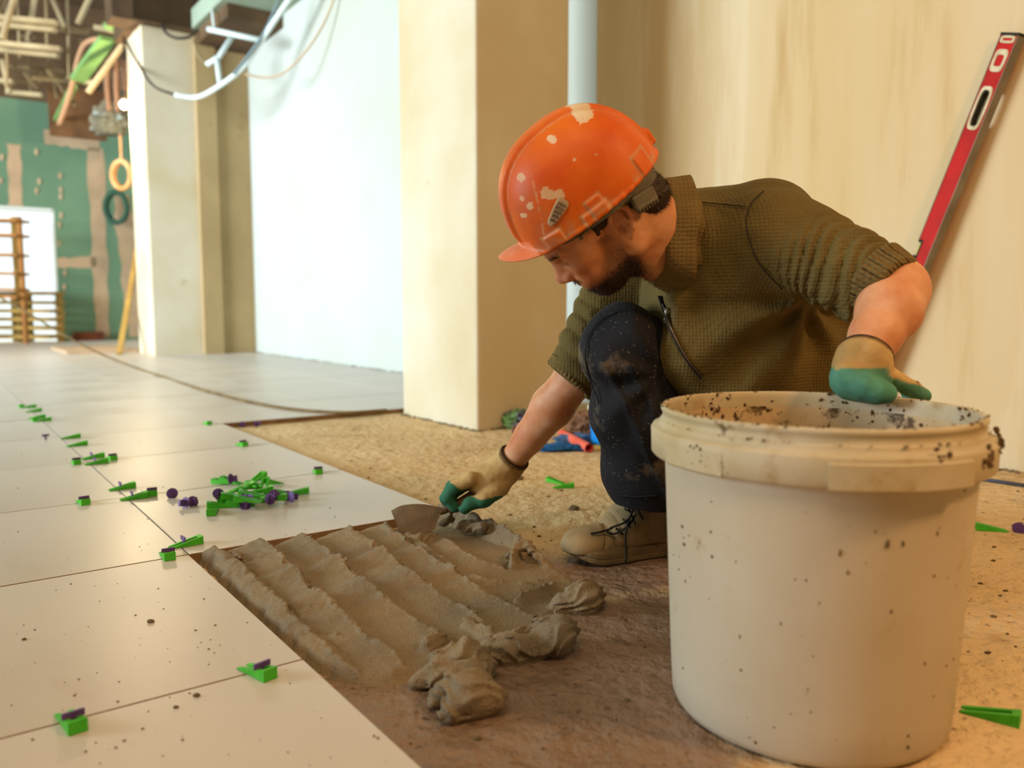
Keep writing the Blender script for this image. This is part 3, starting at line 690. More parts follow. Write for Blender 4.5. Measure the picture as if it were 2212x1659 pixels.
side = (np.abs(L_) < .066)*smooth01(A_, .008, .020)*(1-smooth01(A_, .040, .052))*smooth01(U_, -.02, .02)*(np.abs(L_) > .045)*inh
sk = blend(sk, np.array(lin('#6b4025'))[:3], np.clip(.55*stub, 0, .6)); sk = blend(sk, dark, np.clip(.82*beard, 0, .85)); sk = blend(sk, np.array(lin('#6b4025'))[:3], .6*must); sk = blend(sk, dark, .5*side)
brow = np.exp(-((U_-.0425)/.0042)**2)*(A_ > .090)*(np.abs(L_) > .012)*(np.abs(L_) < .048)*inh
sk = blend(sk, dark, .65*brow); sk = blend(sk, dark, .85*np.exp(-(((A_-.103)/.010)**2+((np.abs(L_)-.030)/.012)**2+((U_-.0188)/.0019)**2))*inh)
body = mesh('body', bp, bq, M_skin, pr, smooth=True, cols=sk)

# strands: short tapering hairs as slim triangles, rooted on the skin
def strands(name, roots, dirs, length, width, m, parent, seed=1, curl=.25, **kw):
    r_ = np.random.RandomState(seed); n = len(roots)
    d = dirs+r_.normal(0, curl, (n, 3)); d /= np.linalg.norm(d, axis=1)[:, None]
    side_ = np.cross(d, r_.normal(0, 1, (n, 3))); side_ /= np.linalg.norm(side_, axis=1)[:, None]
    Ls = length*r_.uniform(.55, 1.1, n)[:, None]; w_ = width
    mid = roots+d*Ls*.55; tip = roots+(d+r_.normal(0, curl*.5, (n, 3)))*Ls
    vs = np.concatenate([roots-side_*w_, roots+side_*w_, mid+side_*w_*.7, mid-side_*w_*.7, tip]); i = np.arange(n)
    qf = np.stack([i, i+n, i+2*n, i+3*n], 1); tf = np.stack([i+3*n, i+2*n, i+4*n], 1)
    return mesh(name, vs, [tuple(x) for x in qf]+[tuple(x) for x in tf], m, parent, kind='stuff', **kw)
def vnormals(pts, quads):
    a = pts[quads[:, 0]]; b = pts[quads[:, 1]]; c = pts[quads[:, 2]]; d = pts[quads[:, 3]]
    fn_ = np.cross(c-a, d-b); vn = np.zeros_like(pts)
    for k in range(4): np.add.at(vn, quads[:, k], fn_)
    return vn/(np.linalg.norm(vn, axis=1)[:, None]+1e-12)
bn = vnormals(bp, bq)
cen = hp(.02, 0, 0)
if ((bp-cen)*bn)[inh].sum() < 0: bn = -bn
pick = RS.rand(len(bp))
sel = np.concatenate([np.where((pick < beard*.9) & (beard > .2))[0]]*3+[np.where((pick < stub*.16) & (stub > .3))[0]])
jit = RS.normal(0, .0012, (len(sel), 3))
dn = -HR[2]*.8+HR[0]*.35
strands('beard', bp[sel]+jit-bn[sel]*.001, bn[sel]*.55+dn*.9, .0075, .00032, M_hair, pr, 3, .3, label='short dark full beard')
sel2 = np.where((pick < must*.5) & (must > .3))[0]; sel2 = np.concatenate([sel2]*2)
sel3 = np.where((pick < brow*.8) & (brow > .35))[0]; sel3 = np.concatenate([sel3]*2)
strands('moustache', bp[sel2]+RS.normal(0, .001, (len(sel2), 3)), bn[sel2]*.6+dn*.8, .006, .0003, mat('light_brown_hair', '#5a3b22', rough=.6), pr, 4, .25, label='thin light brown moustache')
strands('eyebrow', bp[sel3]+RS.normal(0, .0006, (len(sel3), 3)), bn[sel3]*.5-HR[0]*.4+HR[1]*np.sign(L_[sel3])[:, None]*.6, .007, .0003, M_hair, pr, 5, .2)
# hair on the skull: a close shell plus strands
Hh = Sdf(); Hh.ell(hh(-.006, 0, .066), (.101, .079, .090), HT, .01)
Hh.ell(hp(-.050, 0, .016), (.054, .070, .046), HR, .015); Hh.ell(hp(-.066, 0, -.006), (.044, .062, .036), HR, .015)
for s in (-1, 1):
    Hh.cap(hp(.030, s*.060, .062), hp(.036, s*.0600, .026), .022, .009, .008); Hh.cap(hp(.010, s*.068, .055), hp(.018, s*.067, .034), .014, .009, .008)
Hh.cut(hh(0, 0, .095), HT[2], .004)
Hh.cut(hp(.054, 0, .03), HR[0]+HR[2]*.05, .006)
for s in (-1, 1): Hh.ell(hp(-.002, s*.075, -.004), (.024, .030, .036), HR, .005, 's')
Hh.cut(hp(-.05, 0, -.026), -HR[2]+HR[0]*.35, .004)
Hh.disp(lambda X, Y, Z: .0012*vnoise(X*160, Y*90, Z*160)+.0008*vnoise(X*400, Y*200, Z*400))
hv, hq = Hh.mesh(.0028)
hair = mesh('hair', hv, hq, M_hair, pr, smooth=True, label='short dark brown hair')
hn = vnormals(hv, hq)
if ((hv-hp(-.01, 0, .05))*hn).sum() < 0: hn = -hn
ha, hl, hu = local(hv[:, 0], hv[:, 1], hv[:, 2]); _, _, hu2 = localh(hv[:, 0], hv[:, 1], hv[:, 2]); s_h = np.where((RS.rand(len(hv)) < .5) & (hu2 < .062))[0]
dd = hn[s_h]*.35-HR[2]*.8-HR[0]*np.where(ha[s_h] < -.02, .35, -.1)[:, None]
strands('hair_ends', hv[s_h]-hn[s_h]*.002, dd, .009, .0005, M_hair, hair, 6, .25)

# ---- hard hat
hat = Sdf(); HC = (.010, 0, .055)
def dome(scale, off, p=2.4, ra=(.132, .106, .153)):
    def f(X, Y, Z):
        a, l, u = localh(X, Y, Z); x = (a-HC[0]); y = (l-HC[1]); z = (u-HC[2])
        x2, y2, z2 = np.abs(x)/(ra[0]+off), np.abs(y)/(ra[1]+off), np.abs(z)/(ra[2]+off)
        n = (x2**p+y2**p+z2**p)**(1/p)+1e-6; r_ = np.sqrt(x*x+y*y+z*z); d = r_*(1-1/n)
        if scale:
            ay = np.abs(y); ridge = smooth01(-ay, -.027, -.022)*.0050-np.exp(-((ay-.0285)/.0022)**2)*.0015
            ridge = ridge*smooth01(z, .02, .05)+smooth01(-ay, -.027, -.022)*.002
            side = np.exp(-((ay-.060+.10*np.abs(x))/.0018)**2)*.0
            # raised mounting pads along the rim on both sides and a rear pad
            def pad(cx, w, h): return smooth01(w-np.abs(x-cx), 0, .003)*smooth01(h-z, 0, .003)*.0036
            d = d-ridge-side-pad(.012, .024, .022)-pad(.006, .014, .036)*.8-pad(.088, .016, .028)-pad(-.094, .014, .040)*.9
        return d*.93
    return f
blo = HO-.26; bhi = HO+.26
hat.add(dome(1, 0), blo, bhi, .001)
hat.add(dome(0, -.0045), blo, bhi, .001, 's')
hat.cut(hh(0, 0, .0585), -HT[2], .001)
# rolled lower edge
ring = [hh(HC[0]+.1345*math.cos(a), .1075*math.sin(a), .0595) for a in np.linspace(0, 2*math.pi, 49)]
hat.chain(ring, [.0030]*49, .004)
# visor
def visor(X, Y, Z):
    a, l, u = localh(X, Y, Z)
    rr = np.sqrt(((a-.108)/.080)**2+(l/.074)**2); zc = .0715-2.6*l*l+(a-.12)*.16
    d1 = (rr-1)*.09; d2 = np.abs(u-zc)-.0016; inner = .100-a
    return np.maximum(np.maximum(d1, d2), inner)*.9
hat.add(visor, hh(.12, 0, .06)-.12, hh(.12, 0, .06)+.12, .006)
def cutin(X, Y, Z):
    a, l, u = localh(X, Y, Z); return np.sqrt(((a-HC[0])/.127)**2+(l/.1005)**2)*.1-.1+.0*u+np.maximum(u-.085, 0)*9
hat.add(cutin, blo, bhi, .001, 's')
# rear clip lug
hat.rbox(hh(-.128, 0, .083), (.006, .016, .014), HT, .003, .004)
hv_, hq_ = hat.mesh(.0022)
a2, l2, u2 = localh(hv_[:, 0], hv_[:, 1], hv_[:, 2]); ay = np.abs(l2)
oc = np.tile(np.array(lin('#d66a18'))[:3], (len(hv_), 1)); dust = np.array(lin('#c09b74'))[:3]; white = np.array(lin('#d8cbb0'))[:3]; pale = np.array(lin('#f0a584'))[:3]
n1 = fbm(a2*45, l2*45, u2*45, 4); n2 = fbm(a2*120+5, l2*120, u2*120, 3)
rimd = np.exp(-np.maximum(u2-.062, 0)/.010)*smooth01(n1+n2*.6, -.25, .35)*(u2 > .0635)*(a2 < .135)
oc = blend(oc, dust, np.clip(rimd*.95, 0, .9))
gro = np.exp(-((ay-.0285)/.0022)**2)*(u2 > .08); oc = blend(oc, dust, gro*(.35+.4*smooth01(n2, -.3, .3)))
def padedge(cx, w, h):
    x = a2-HC[0]-cx; z = u2-HC[2]; return (np.exp(-((np.abs(x)-w)/.0022)**2)*(z < h+.002)+np.exp(-((z-h)/.0022)**2)*(np.abs(x) < w+.002))*(ay > .03)
for pd in ((.012, .024, .022), (.006, .014, .036), (.088, .016, .028), (-.094, .014, .040)): oc = blend(oc, dust, np.clip(padedge(*pd)*.75, 0, .8))
front = smooth01(a2, .02, .12)*smooth01(n1, -.35, .45); oc = blend(oc, np.array(lin('#b06a48'))[:3], front*.5)
for (pa, pu, r_, q) in ((.064, .137, .010, 1), (.057, .130, .007, 1), (.050, .124, .009, 1), (.098, .150, .004, .8), (.0955, .135, .005, .9), (.113, .128, .005, .9), (.080, .175, .006, .9), (.006, .190, .006, .9), (.082, .100, .004, .9), (-.060, .192, .017, 1), (.0, .150, .002, 1), (-.03, .135, .002, 1)):
    dd_ = np.sqrt((a2-pa)**2+(u2-pu)**2)/r_+n2*.5; oc = blend(oc, white, (dd_ < 1)*(l2 > -.02)*q*.95)
vz = (a2 > .131)*(u2 < .085); oc = blend(oc, pale, vz*(.55+.4*n1))  # daylight on the visor top, painted into the shell colour
lines = np.exp(-((a2-.085+.5*(u2-.13)**1-.0*l2)/.0012)**2)*(u2 > .08)*(u2 < .17)*(l2 > 0); oc = blend(oc, white, lines*.5*(n2 > -.1))
helmet = mesh('hard_hat', hv_, hq_, M_helmet, pr, smooth=True, cols=oc, label='scratched orange hard hat with a short visor')
def hat_y(a, u, off=.0, p=2.4, ra=(.132, .106, .153)):
    x = abs(a-HC[0])/ra[0]; z = abs(u-HC[2])/ra[2]; return (ra[1])*max(1-x**p-z**p, .0001)**(1/p)+off
# slotted vent on the near side
vp = [(.0575, .105), (.072, .100), (.060, .060+.004), (.052, .066)]
vent = MB(); cx_, cu_ = .070, .105
def on_hat(a, u, off): return Vector(hh(a, hat_y(a, u, off), u))
ax = np.array([-.91, .41]); bx = np.array([.41, .91])       # long / cross axes of the vent plate in (a,u)
def vpt(s, t, off): a, u = np.array([cx_, cu_])+ax*s+bx*t; return on_hat(a, u, off)
out_ = []
for k in range(28):
    an = k/28*math.tau; s = .0235*np.sign(math.cos(an))*abs(math.cos(an))**.6; w_ = .0085+.003*(s/.0235); t = w_*np.sign(math.sin(an))*abs(math.sin(an))**.6; out_.append((s, t))
n_ = len(out_)
vent.add([vpt(s, t, .001) for s, t in out_]+[vpt(s, t, .0032) for s, t in out_]+[vpt(s*.85, t*.8, .0038) for s, t in out_], [(i, (i+1) % n_, n_+(i+1) % n_, n_+i) for i in range(n_)]+[(n_+i, n_+(i+1) % n_, 2*n_+(i+1) % n_, 2*n_+i) for i in range(n_)]+[tuple(range(2*n_, 3*n_))])
vo = vent.build('vent', mat('dusty_grey_vent', '#b89a76', '#9a8264', scale=60, rough=.7), helmet, label='small grey slotted vent plate')
sl = MB()
for s in (-.014, -.007, 0, .007, .014):
    w_ = .0055+.002*(s/.0235)
    c4 = [(s-.0018, -w_), (s+.0018, -w_), (s+.0018, w_), (s-.0018, w_)]
    sl.hexa([vpt(a, b, .0030) for a, b in c4]+[vpt(a, b, .0046) for a, b in c4])
sl.build('vent_slot', mat('vent_dark', '#3a2c20', '#7a634a', scale=200, rough=.9), helmet, kind='stuff', label='dark slots of the vent')
# headband with its ratchet
hb = MB(); n_ = 64; vs = []; fs = []
for k in range(n_):
    a = math.tau*k/n_; x, y = math.cos(a), math.sin(a); drop = .012*smooth01(np.array(-x), -.2, 1.0)
    ca_, cy_ = .004+.109*x, .0875*y
    for (o_, z) in ((0, .0455-drop*1.25), (.002, .0455-drop*1.25), (.002, .062-drop*.6), (0, .062-drop*.6)): vs.append(hh(ca_+o_*x, cy_+o_*y, z))
for k in range(n_):
    j = (k+1) % n_
    for q_ in range(4): fs.append((k*4+q_, k*4+(q_+1) % 4, j*4+(q_+1) % 4, j*4+q_))
hb.add(vs, fs); hb.build('headband', M_strap, helmet, smooth=False, label='grey plastic headband')
R2 = frame(HT[0]*1.0+HT[2]*.25+HT[1]*.42, HT[2])
rb_ = Sdf(); rc = hh(-.052, .087, .030)
rb_.rbox(rc, (.023, .0055, .0125), R2, .003)
for k in range(7): rb_.rbox(rc+R2[0]*(-.018+.006*k)-R2[2]*.0125+R2[1]*.002, (.0013, .005, .005), R2, .001, .001)
q1, q2 = rb_.mesh(.0016); mesh('ratchet', q1, q2, M_strap, helmet, smooth=True, label='toothed grey ratchet strap at the nape')
MB().tube([Vector(hh(.058, .084, .050)), Vector(hh(.064, .081, .043))], .0035, 10).build('strap_clip', M_strap, helmet, smooth=True)

# ---- fleece
T = Sdf()
T.cap(RSH, LSH, .074, .074, .05)
T.cap(NECKB+V3((.012, .02, -.012)), (RSH+LSH)/2+V3((.05, .02, -.03)), .074, .09, .05); T.cap(P(1515, 488, 1.57), P(1650, 472, 1.52), .056, .054, .04)
T.ell(V3(P(1560, 560, 1.56)), (.150, .125, .120), None, .06)
T.ell(V3(P(1575, 690, 1.56)), (.160, .130, .150), None, .06)
T.ell(V3(P(1650, 800, 1.64)), (.185, .150, .150), None, .06)
T.ell(V3(P(1455, 690, 1.54)), (.065, .075, .085), None, .05)
T.cap(P(1425, 680, 1.50), P(1540, 815, 1.52), .048, .070, .05)
T.cap(P(1770, 680, 1.58), P(1770, 830, 1.66), .075, .09, .04)
T.cap(P(1665, 505, 1.50), P(1700, 580, 1.5), .078, .085, .05)
# left sleeve (image right): bunched above the elbow
CUF = V3(P(1913, 616, 1.275)); SL0 = V3(P(1690, 520, 1.43)); sd = CUF-SL0; sL = np.linalg.norm(sd); sd /= sL
T.chain([SL0, SL0+sd*sL*.35, SL0+sd*sL*.72, CUF], [.078, .069, .060, .051], .03)
T.cut(CUF+sd*.014, sd, .004, SL0-.3, CUF+.25)
# right sleeve
CUR = V3(P(1243, 806, 1.70)); SR0 = RSH+V3((-.01, 0, 0)); sr = CUR-SR0; rL = np.linalg.norm(sr); sr /= rL
T.chain([SR0, SR0+sr*rL*.5, SR0+sr*rL*.85, CUR], [.078, .066, .061, .058], .03)
T.cap(P(1300, 650, 1.70), P(1260, 740, 1.70), .045, .045, .03)
T.cut(CUR+V3((-.011, 0, -.014)), (-.62, 0, -.78), .004, CUR-.11, CUR+.11)
# open the sleeves slightly round the arms and open the neck
T.cap(CUF-sd*.006, CUF+sd*.10, .043, .046, .003, 's'); T.cap(CUR-sr*.006, CUR+sr*.1, .047, .05, .003, 's')
nd = NECKB-hp(-.02, 0, -.01); nd /= np.linalg.norm(nd)
cd = V3((.965, .16, -.16)); cd /= np.linalg.norm(cd)
T.cut(V3(P(1455, 520, 1.5)), -cd, .006, V3(P(1455, 520, 1.5))-.12, V3(P(1455, 520, 1.5))+.12)
def folds(X, Y, Z):
    r = 0*X
    # left sleeve: tight rings, slanted
    x, y, z = X-SL0[0], Y-SL0[1], Z-SL0[2]; s = x*sd[0]+y*sd[1]+z*sd[2]
    rad_ = np.sqrt(np.maximum(x*x+y*y+z*z-s*s, 0)); near = (rad_ < .13)*smooth01(s, .03, .10)*(1-smooth01(s, sL-.02, sL-.002))*(s < sL+.05)
    sk_ = s+.22*z*0+.25*x*0+.18*(z+ .3*s)+.016*vnoise(X*14, Y*14, Z*14)
    r = r+near*(.0100*np.abs(np.sin(sk_*math.pi/.019+1.8*vnoise(X*16+9, Y*16, Z*16)))**.7*(.55+.9*np.abs(vnoise(X*11, Y*11+4, Z*11)))-.0055)*-1
    # right sleeve
    x, y, z = X-SR0[0], Y-SR0[1], Z-SR0[2]; s = x*sr[0]+y*sr[1]+z*sr[2]; rad_ = np.sqrt(np.maximum(x*x+y*y+z*z-s*s, 0))
    near = (rad_ < .10)*smooth01(s, .06, .14)*(s < rL+.04)*(X < .30)
    r = r-near*(.0068*np.abs(np.sin((s+.35*x+.02*vnoise(X*12, Y*12, Z*12))*math.pi/.034+vnoise(X*15, Y*15, Z*15)))-.004)
    # long soft drapes on chest and belly, radiating from the armpit
    q_ = V3(P(1715, 640, 1.5)); dx_, dz_ = X-q_[0], Z-q_[2]; an = np.arctan2(dz_, dx_); rr = np.sqrt(dx_**2+dz_**2)
    body_ = (1-smooth01(rr, .20, .36))*smooth01(rr, .01, .05)*smooth01(-dz_, -.02, .03)
    r = r+body_*.0095*np.sin(an*8+2*vnoise(X*7, Y*7, Z*7))
    r = r+.0080*fbm(X*10, Y*10, Z*10, 2)-.0045*np.abs(vnoise(X*7+3, Y*7, Z*13))+.0012*vnoise(X*45, Y*45, Z*45)
    return r
T.disp(folds)
tp, tq = T.mesh(.0037)
shirt = mesh('fleece_top', tp, tq, M_fleece, pr, smooth=True, label='olive waffle knit fleece with pushed up sleeves')
# collar: standing ribbed band folded outwards
CC = V3(P(1450, 518, 1.49)); e1 = V3((0, -.1, 1.0)); e1 -= cd*(e1@cd); e1 /= np.linalg.norm(e1); e2 = np.cross(cd, e1)
n_ = 120; vs = []; fs = []; prof_ = []
for k in range(14): # cross-section: up the inside, over the roll, down outside (s along -nd, t outward)
    a = k/13
    prof_.append((-.030+.055*min(a/.35, 1) if a < .35 else (.025+.012*math.sin((a-.35)/.3*math.pi) if a < .65 else .025-.036*(a-.65)/.35), 0.0 if a < .35 else ((1-math.cos((a-.35)/.3*math.pi))*.008 if a < .65 else .016+.012*(a-.65)/.35)))
for i in range(n_):
    a = math.tau*i/n_; ca_, sa_ = math.cos(a), math.sin(a); ribb = .0011*math.sin(a*60)
    wav = .004*math.sin(a*3+1)+.003*math.sin(a*7)
    for (s, t) in prof_:
        R1, R2_ = .078+t+ribb+wav-.010*smooth01(np.array(-ca_), .2, 1), .068+t+ribb+wav
        vs.append(CC+e1*R1*ca_+e2*R2_*sa_-cd*(s-.006+.010*math.cos(a)+.004*math.sin(a*5)))
m_ = len(prof_)
for i in range(n_):
    j = (i+1) % n_
    for k in range(m_-1): fs.append((i*m_+k, i*m_+k+1, j*m_+k+1, j*m_+k))
co = mesh('collar', vs, fs, M_rib, shirt, smooth=True, label='ribbed collar rolled outwards')
so = co.modifiers.new('s', 'SOLIDIFY'); so.thickness = .004
# ribbed cuffs
def cuff(c, d, r0, r1, ln, ribs, name):
    d = V3(d)/np.linalg.norm(V3(d)); x = np.cross(d, V3((0, 1, 0))); x /= np.linalg.norm(x); y = np.cross(d, x); vs = []; fs = []; n = 150; K = 7
    for i in range(n):
        a = math.tau*i/n; 
        for k in range(K):
            t = k/(K-1); rr = r0+(r1-r0)*t+.0013*math.sin(a*ribs)+.0012*math.sin(a*3+t*4)+(-.004 if k == K-1 else 0)
            vs.append(c+d*(t-.5)*ln+x*rr*math.cos(a)+y*rr*math.sin(a))
    for i in range(n):
        j = (i+1) % n
        for k in range(K-1): fs.append((i*K+k, i*K+k+1, j*K+k+1, j*K+k))
    o = mesh(name, vs, fs, M_rib, shirt, smooth=True); s_ = o.modifiers.new('s', 'SOLIDIFY'); s_.thickness = .004; return o
cuff(CUF-sd*.002, sd+V3((0, .0, -.10)), .056, .050, .042, 44, 'cuff')
cuff(CUR+V3((-.004, 0, -.006)), V3((-.62, 0, -.78)), .059, .056, .022, 40, 'cuff')
# zip, following the front of the chest: find the surface along sight lines from the chest side
def surf(pts, px, py, Y0):
    o = V3((0, 0, CAM_H)); d = V3(ray(px, py)); d /= np.linalg.norm(d); r_ = pts-o; t = r_@d; pr_ = np.linalg.norm(r_-t[:, None]*d, axis=1)
    m = pr_ < .006
    if not m.any(): return None
    return o+d*t[m].min()
zl = [(1425, 640), (1434, 668), (1445, 700), (1458, 730), (1474, 760), (1494, 790), (1516, 815)]
zp = [q for q in (surf(tp, x, y, 1.45) for x, y in zl) if q is not None]; zs = spline(zp, 5)
MB().tube([p+Vector((0, -.0005, 0)) for p in zs], .0052, 8, flat=.45).build('zip_tape', M_zip, shirt, smooth=True, label='dark zip placket')
MB().tube([p+Vector((0, -.004, 0)) for p in zs[3:]], .0014, 6).build('zip_teeth', mat('zip_teeth_metal', '#4d4132', rough=.4, metallic=.5), shirt)
za = V3(surf(tp, 1438, 672, 1.45)); zb = MB().box(za[0]-.004, za[0]+.004, za[1]-.013, za[1]-.007, za[2]-.010, za[2]+.006)
zb.tube([Vector(za)+Vector((.0045*math.cos(a), -.012, -.016+.0065*math.sin(a))) for a in np.linspace(0, math.tau, 13)[:-1]], .0013, 6, closed=True)
zb.build('zip_pull', M_metal, shirt, smooth=True, label='small metal zip pull')
# shoulder seams
def seam(pxs, name='seam'):
    s_ = spline([q for q in (surf(tp, x, y, 1.45) for x, y in pxs) if q is not None], 5); MB().tube([p+Vector((0, .0002, 0)) for p in s_], .0011, 6).build(name, M_zip, shirt, smooth=True)
seam([(1515, 437), (1560, 441), (1610, 446)]); seam([(1650, 412), (1622, 440), (1612, 475), (1618, 515), (1640, 570), (1690, 625)])

# ---- trousers
J = Sdf(); RHIP = V3(P(1640, 850, 1.84)); KNE = V3(P(1352, 752, 1.53)); ANK = V3(P(1424, 1075, 1.64))
J.chain([RHIP, (RHIP+KNE)/2+V3((0, 0, .0)), KNE], [.112, .096, .074], .03)
J.cap(KNE, V3(P(1330, 735, 1.54)), .072, .060, .03)
md = KNE*.55+ANK*.45
J.chain([KNE, V3(P(1372, 880, 1.55)), V3(P(1397, 1010, 1.60)), ANK], [.074, .079, .084, .088], .03)
J.cut(V3(P(1420, 1088, 1.62)), (-.03, 0, -1), .004, ANK-.15, ANK+.2)
J.ell(PELV+V3((0, 0, -.02)), (.17, .15, .12), None, .05)
LHIP = V3(P(1760, 860, 1.70)); LKN = V3((.50, 1.40, .10)); J.chain([LHIP, (LHIP+LKN)/2, LKN], [.105, .095, .075], .04)
J.chain([LKN+V3((.0, .02, -.03)), V3((.66, 1.66, .09))], [.066, .060], .03)
J.cap(ANK-V3((0, 0, .02)), ANK-V3((0, 0, .12)), .055, .055, .002, 's')
def jf(X, Y, Z):
    r = .004*fbm(X*8, Y*8, Z*8, 2)+.001*vnoise(X*40, Y*40, Z*40)
    k = KNE; dx_, dz_ = X-(k[0]+.06), Z-(k[2]-.05); an = np.arctan2(dz_, dx_); rr = np.sqrt(dx_**2+dz_**2)
    m = smooth01(rr, .02, .06)*(1-smooth01(rr, .10, .24))*(Y < 1.62)
    r = r+m*.0055*np.sin(an*8+1.5*vnoise(X*8, Y*8, Z*8))
    # long diagonal drape lines down the shin
    s = (X-.20)+(Z-.3)*.55; low = (Z < .40)*(Z > .05)*(Y < 1.62)
    return r-low*.007*np.exp(-((s-.01+.01*vnoise(X*9, Y*9, Z*9))/.007)**2)-low*.005*np.exp(-((s-.055+.01*vnoise(X*9, Y*9, Z*9))/.006)**2)
J.disp(jf)
jp, jq = J.mesh(.005)
trou = mesh('trousers', jp, jq, M_denim, pr, smooth=True, label='dark navy work trousers streaked with dried mortar')
s_ = spline([q for q in (surf(jp, x, y, 1.5) for x, y in ((1338, 672), (1300, 690), (1272, 725), (1264, 770), (1276, 825), (1294, 870))) if q is not None], 6)
MB().tube([p+Vector((0, -.0008, 0)) for p in s_], .0014, 6).build('piping', mat('piping_dark', '#101018', rough=.7), trou, smooth=True)
hem = spline([q for q in (surf(jp, x, y, 1.5) for x, y in ((1326, 1070), (1345, 1072), (1380, 1073), (1420, 1070))) if q is not None], 5)
MB().tube([p+Vector((0, -.0005, 0)) for p in hem], .0016, 6).build('hem_stitch', mat('stitch', '#12131c', rough=.9), trou, smooth=True)

# ---- boot
TOE = V3(GP(1234, 1216, SUB)); HEEL = V3(GP(1500, 1182, SUB)); bd = HEEL-TOE; bl = np.linalg.norm(bd); bd /= bl; bs = np.cross(bd, V3((0, 0, 1)))
def bpt(s, w_, z): return TOE+bd*s+bs*w_+V3((0, 0, z))
BR = np.stack([bd, bs, V3((0, 0, 1))])
K_ = Sdf()
K_.ell(bpt(.030, 0, .036), (.050, .046, .034), BR, .02); K_.cap(bpt(.055, 0, .034), bpt(.13, 0, .060), .036, .040, .02); K_.cap(bpt(.12, 0, .06), bpt(bl-.03, 0, .05), .040, .042, .03)
K_.cap(bpt(.13, 0, .07), bpt(.185, 0, .135), .040, .048, .03); K_.cap(bpt(.195, 0, .06), bpt(.20, 0, .17), .046, .052, .02)
K_.cut(bpt(0, 0, .024), (0, 0, -1), .004)
def bf(X, Y, Z):
    s = (X-TOE[0])*bd[0]+(Y-TOE[1])*bd[1]; z = Z-TOE[2]
    toe = -.0042*np.exp(-((s-.052-.35*(z-.03))/.004)**2)*(z < .075)
    cr = -.0042*np.exp(-((s-.075+.3*(z-.06)+.004*vnoise(X*30, Y*30, Z*30))/.003)**2)*(z > .03)-.002*np.exp(-((s-.095+.2*(z-.06))/.0025)**2)
    return -(toe+cr)*1.0+.0012*fbm(X*30, Y*30, Z*30, 2)
K_.disp(bf)
kp, kq = K_.mesh(.0028)
boot = mesh('boot', kp, kq, M_boot, pr, smooth=True, label='dusty tan suede work boot')
K2 = Sdf()
for (s, w_, r_) in ((.028, 0, .050), (.07, 0, .050), (.12, 0, .046), (.18, 0, .042), (bl-.03, 0, .044)): pass
pl_ = [bpt(-.018, 0, 0), bpt(.02, .046, 0), bpt(.08, .052, 0), bpt(.15, .044, 0), bpt(.22, .044, 0), bpt(bl+.006, .022, 0), bpt(bl+.006, -.022, 0), bpt(.22, -.044, 0), bpt(.15, -.044, 0), bpt(.08, -.052, 0), bpt(.02, -.046, 0)]
pl_ = spline(pl_+[pl_[0]], 5)[:-1]; n_ = len(pl_); cz = TOE[2]; vs = []
lev = [(.97, .003), (1.0, .006), (1.0, .012), (.985, .0135), (.985, .0155), (1.0, .017), (1.0, .026), (.96, .031)]
cc_ = TOE+bd*bl*.5
for (sc, z) in lev:
    for p in pl_:
        f_ = cc_[:2]+(V3(p)[:2]-cc_[:2])*sc; s = (f_-TOE[:2])@bd[:2]; tip = .014*max(0, 1-s/.06)**2
        vs.append((f_[0], f_[1], cz+z+tip*(1 if z < .02 else .7)))
fs = [(l*n_+i, l*n_+(i+1) % n_, (l+1)*n_+(i+1) % n_, (l+1)*n_+i) for l in range(len(lev)-1) for i in range(n_)]+[tuple(range(n_))[::-1], tuple(range((len(lev)-1)*n_, len(lev)*n_))]
mesh('sole', vs, fs, mat('dusty_rubber', '#77664a', '#5d4e36', scale=20, rough=.9, bump=.3), boot, smooth=False, label='thick dusty rubber sole')
def bsurf(px, py):
    q = surf(kp, px, py, 1.6); return P(px, py, 1.585) if q is None else Vector(q)
def lace(pxs, r=.0021, off=.002, name='lace', zoff=0):
    s_ = spline([bsurf(x, y)+Vector((0, -off-o, o*.3)) for x, y, o in pxs], 6); MB().tube(s_, r, 7).build(name, M_black, boot, smooth=True)
lace([(1348, 1098, .004), (1362, 1110, .006), (1348, 1128, .008), (1318, 1140, .010), (1312, 1150, .006), (1330, 1152, .006), (1356, 1135, .006), (1372, 1112, .005)])
lace([(1322, 1140, .006), (1305, 1146, .006), (1290, 1150, .004), (1276, 1152, .0)])
lace([(1366, 1100, .006), (1352, 1140, .010), (1350, 1175, .006), (1352, 1200, .004), (1350, 1216, .001)])
for (a, b) in (((1358, 1098), (1372, 1132)), ((1374, 1094), (1388, 1122)), ((1386, 1090), (1402, 1106)), ((1345, 1120), (1362, 1140)), ((1330, 1140), (1345, 1154))):
    lace([(a[0], a[1], .001), ((a[0]+b[0])/2, (a[1]+b[1])/2, .003), (b[0], b[1], 0)], .0018)
ey = MB()
for (x, y) in ((1372, 1133), (1389, 1123), (1403, 1106), (1346, 1155)):
    c = bsurf(x, y)+Vector((0, -.001, 0)); ey.tube([c+Vector((.0028*math.cos(a), 0, .0028*math.sin(a))) for a in np.linspace(0, math.tau, 11)[:-1]], .001, 6, closed=True)
ey.build('eyelets', M_metal, boot, smooth=True, kind='stuff')
lb = copy_tree(boot, pr)   # the other boot, behind the bucket, toes on the floor
lb.location = Vector((.36, .06, .0))

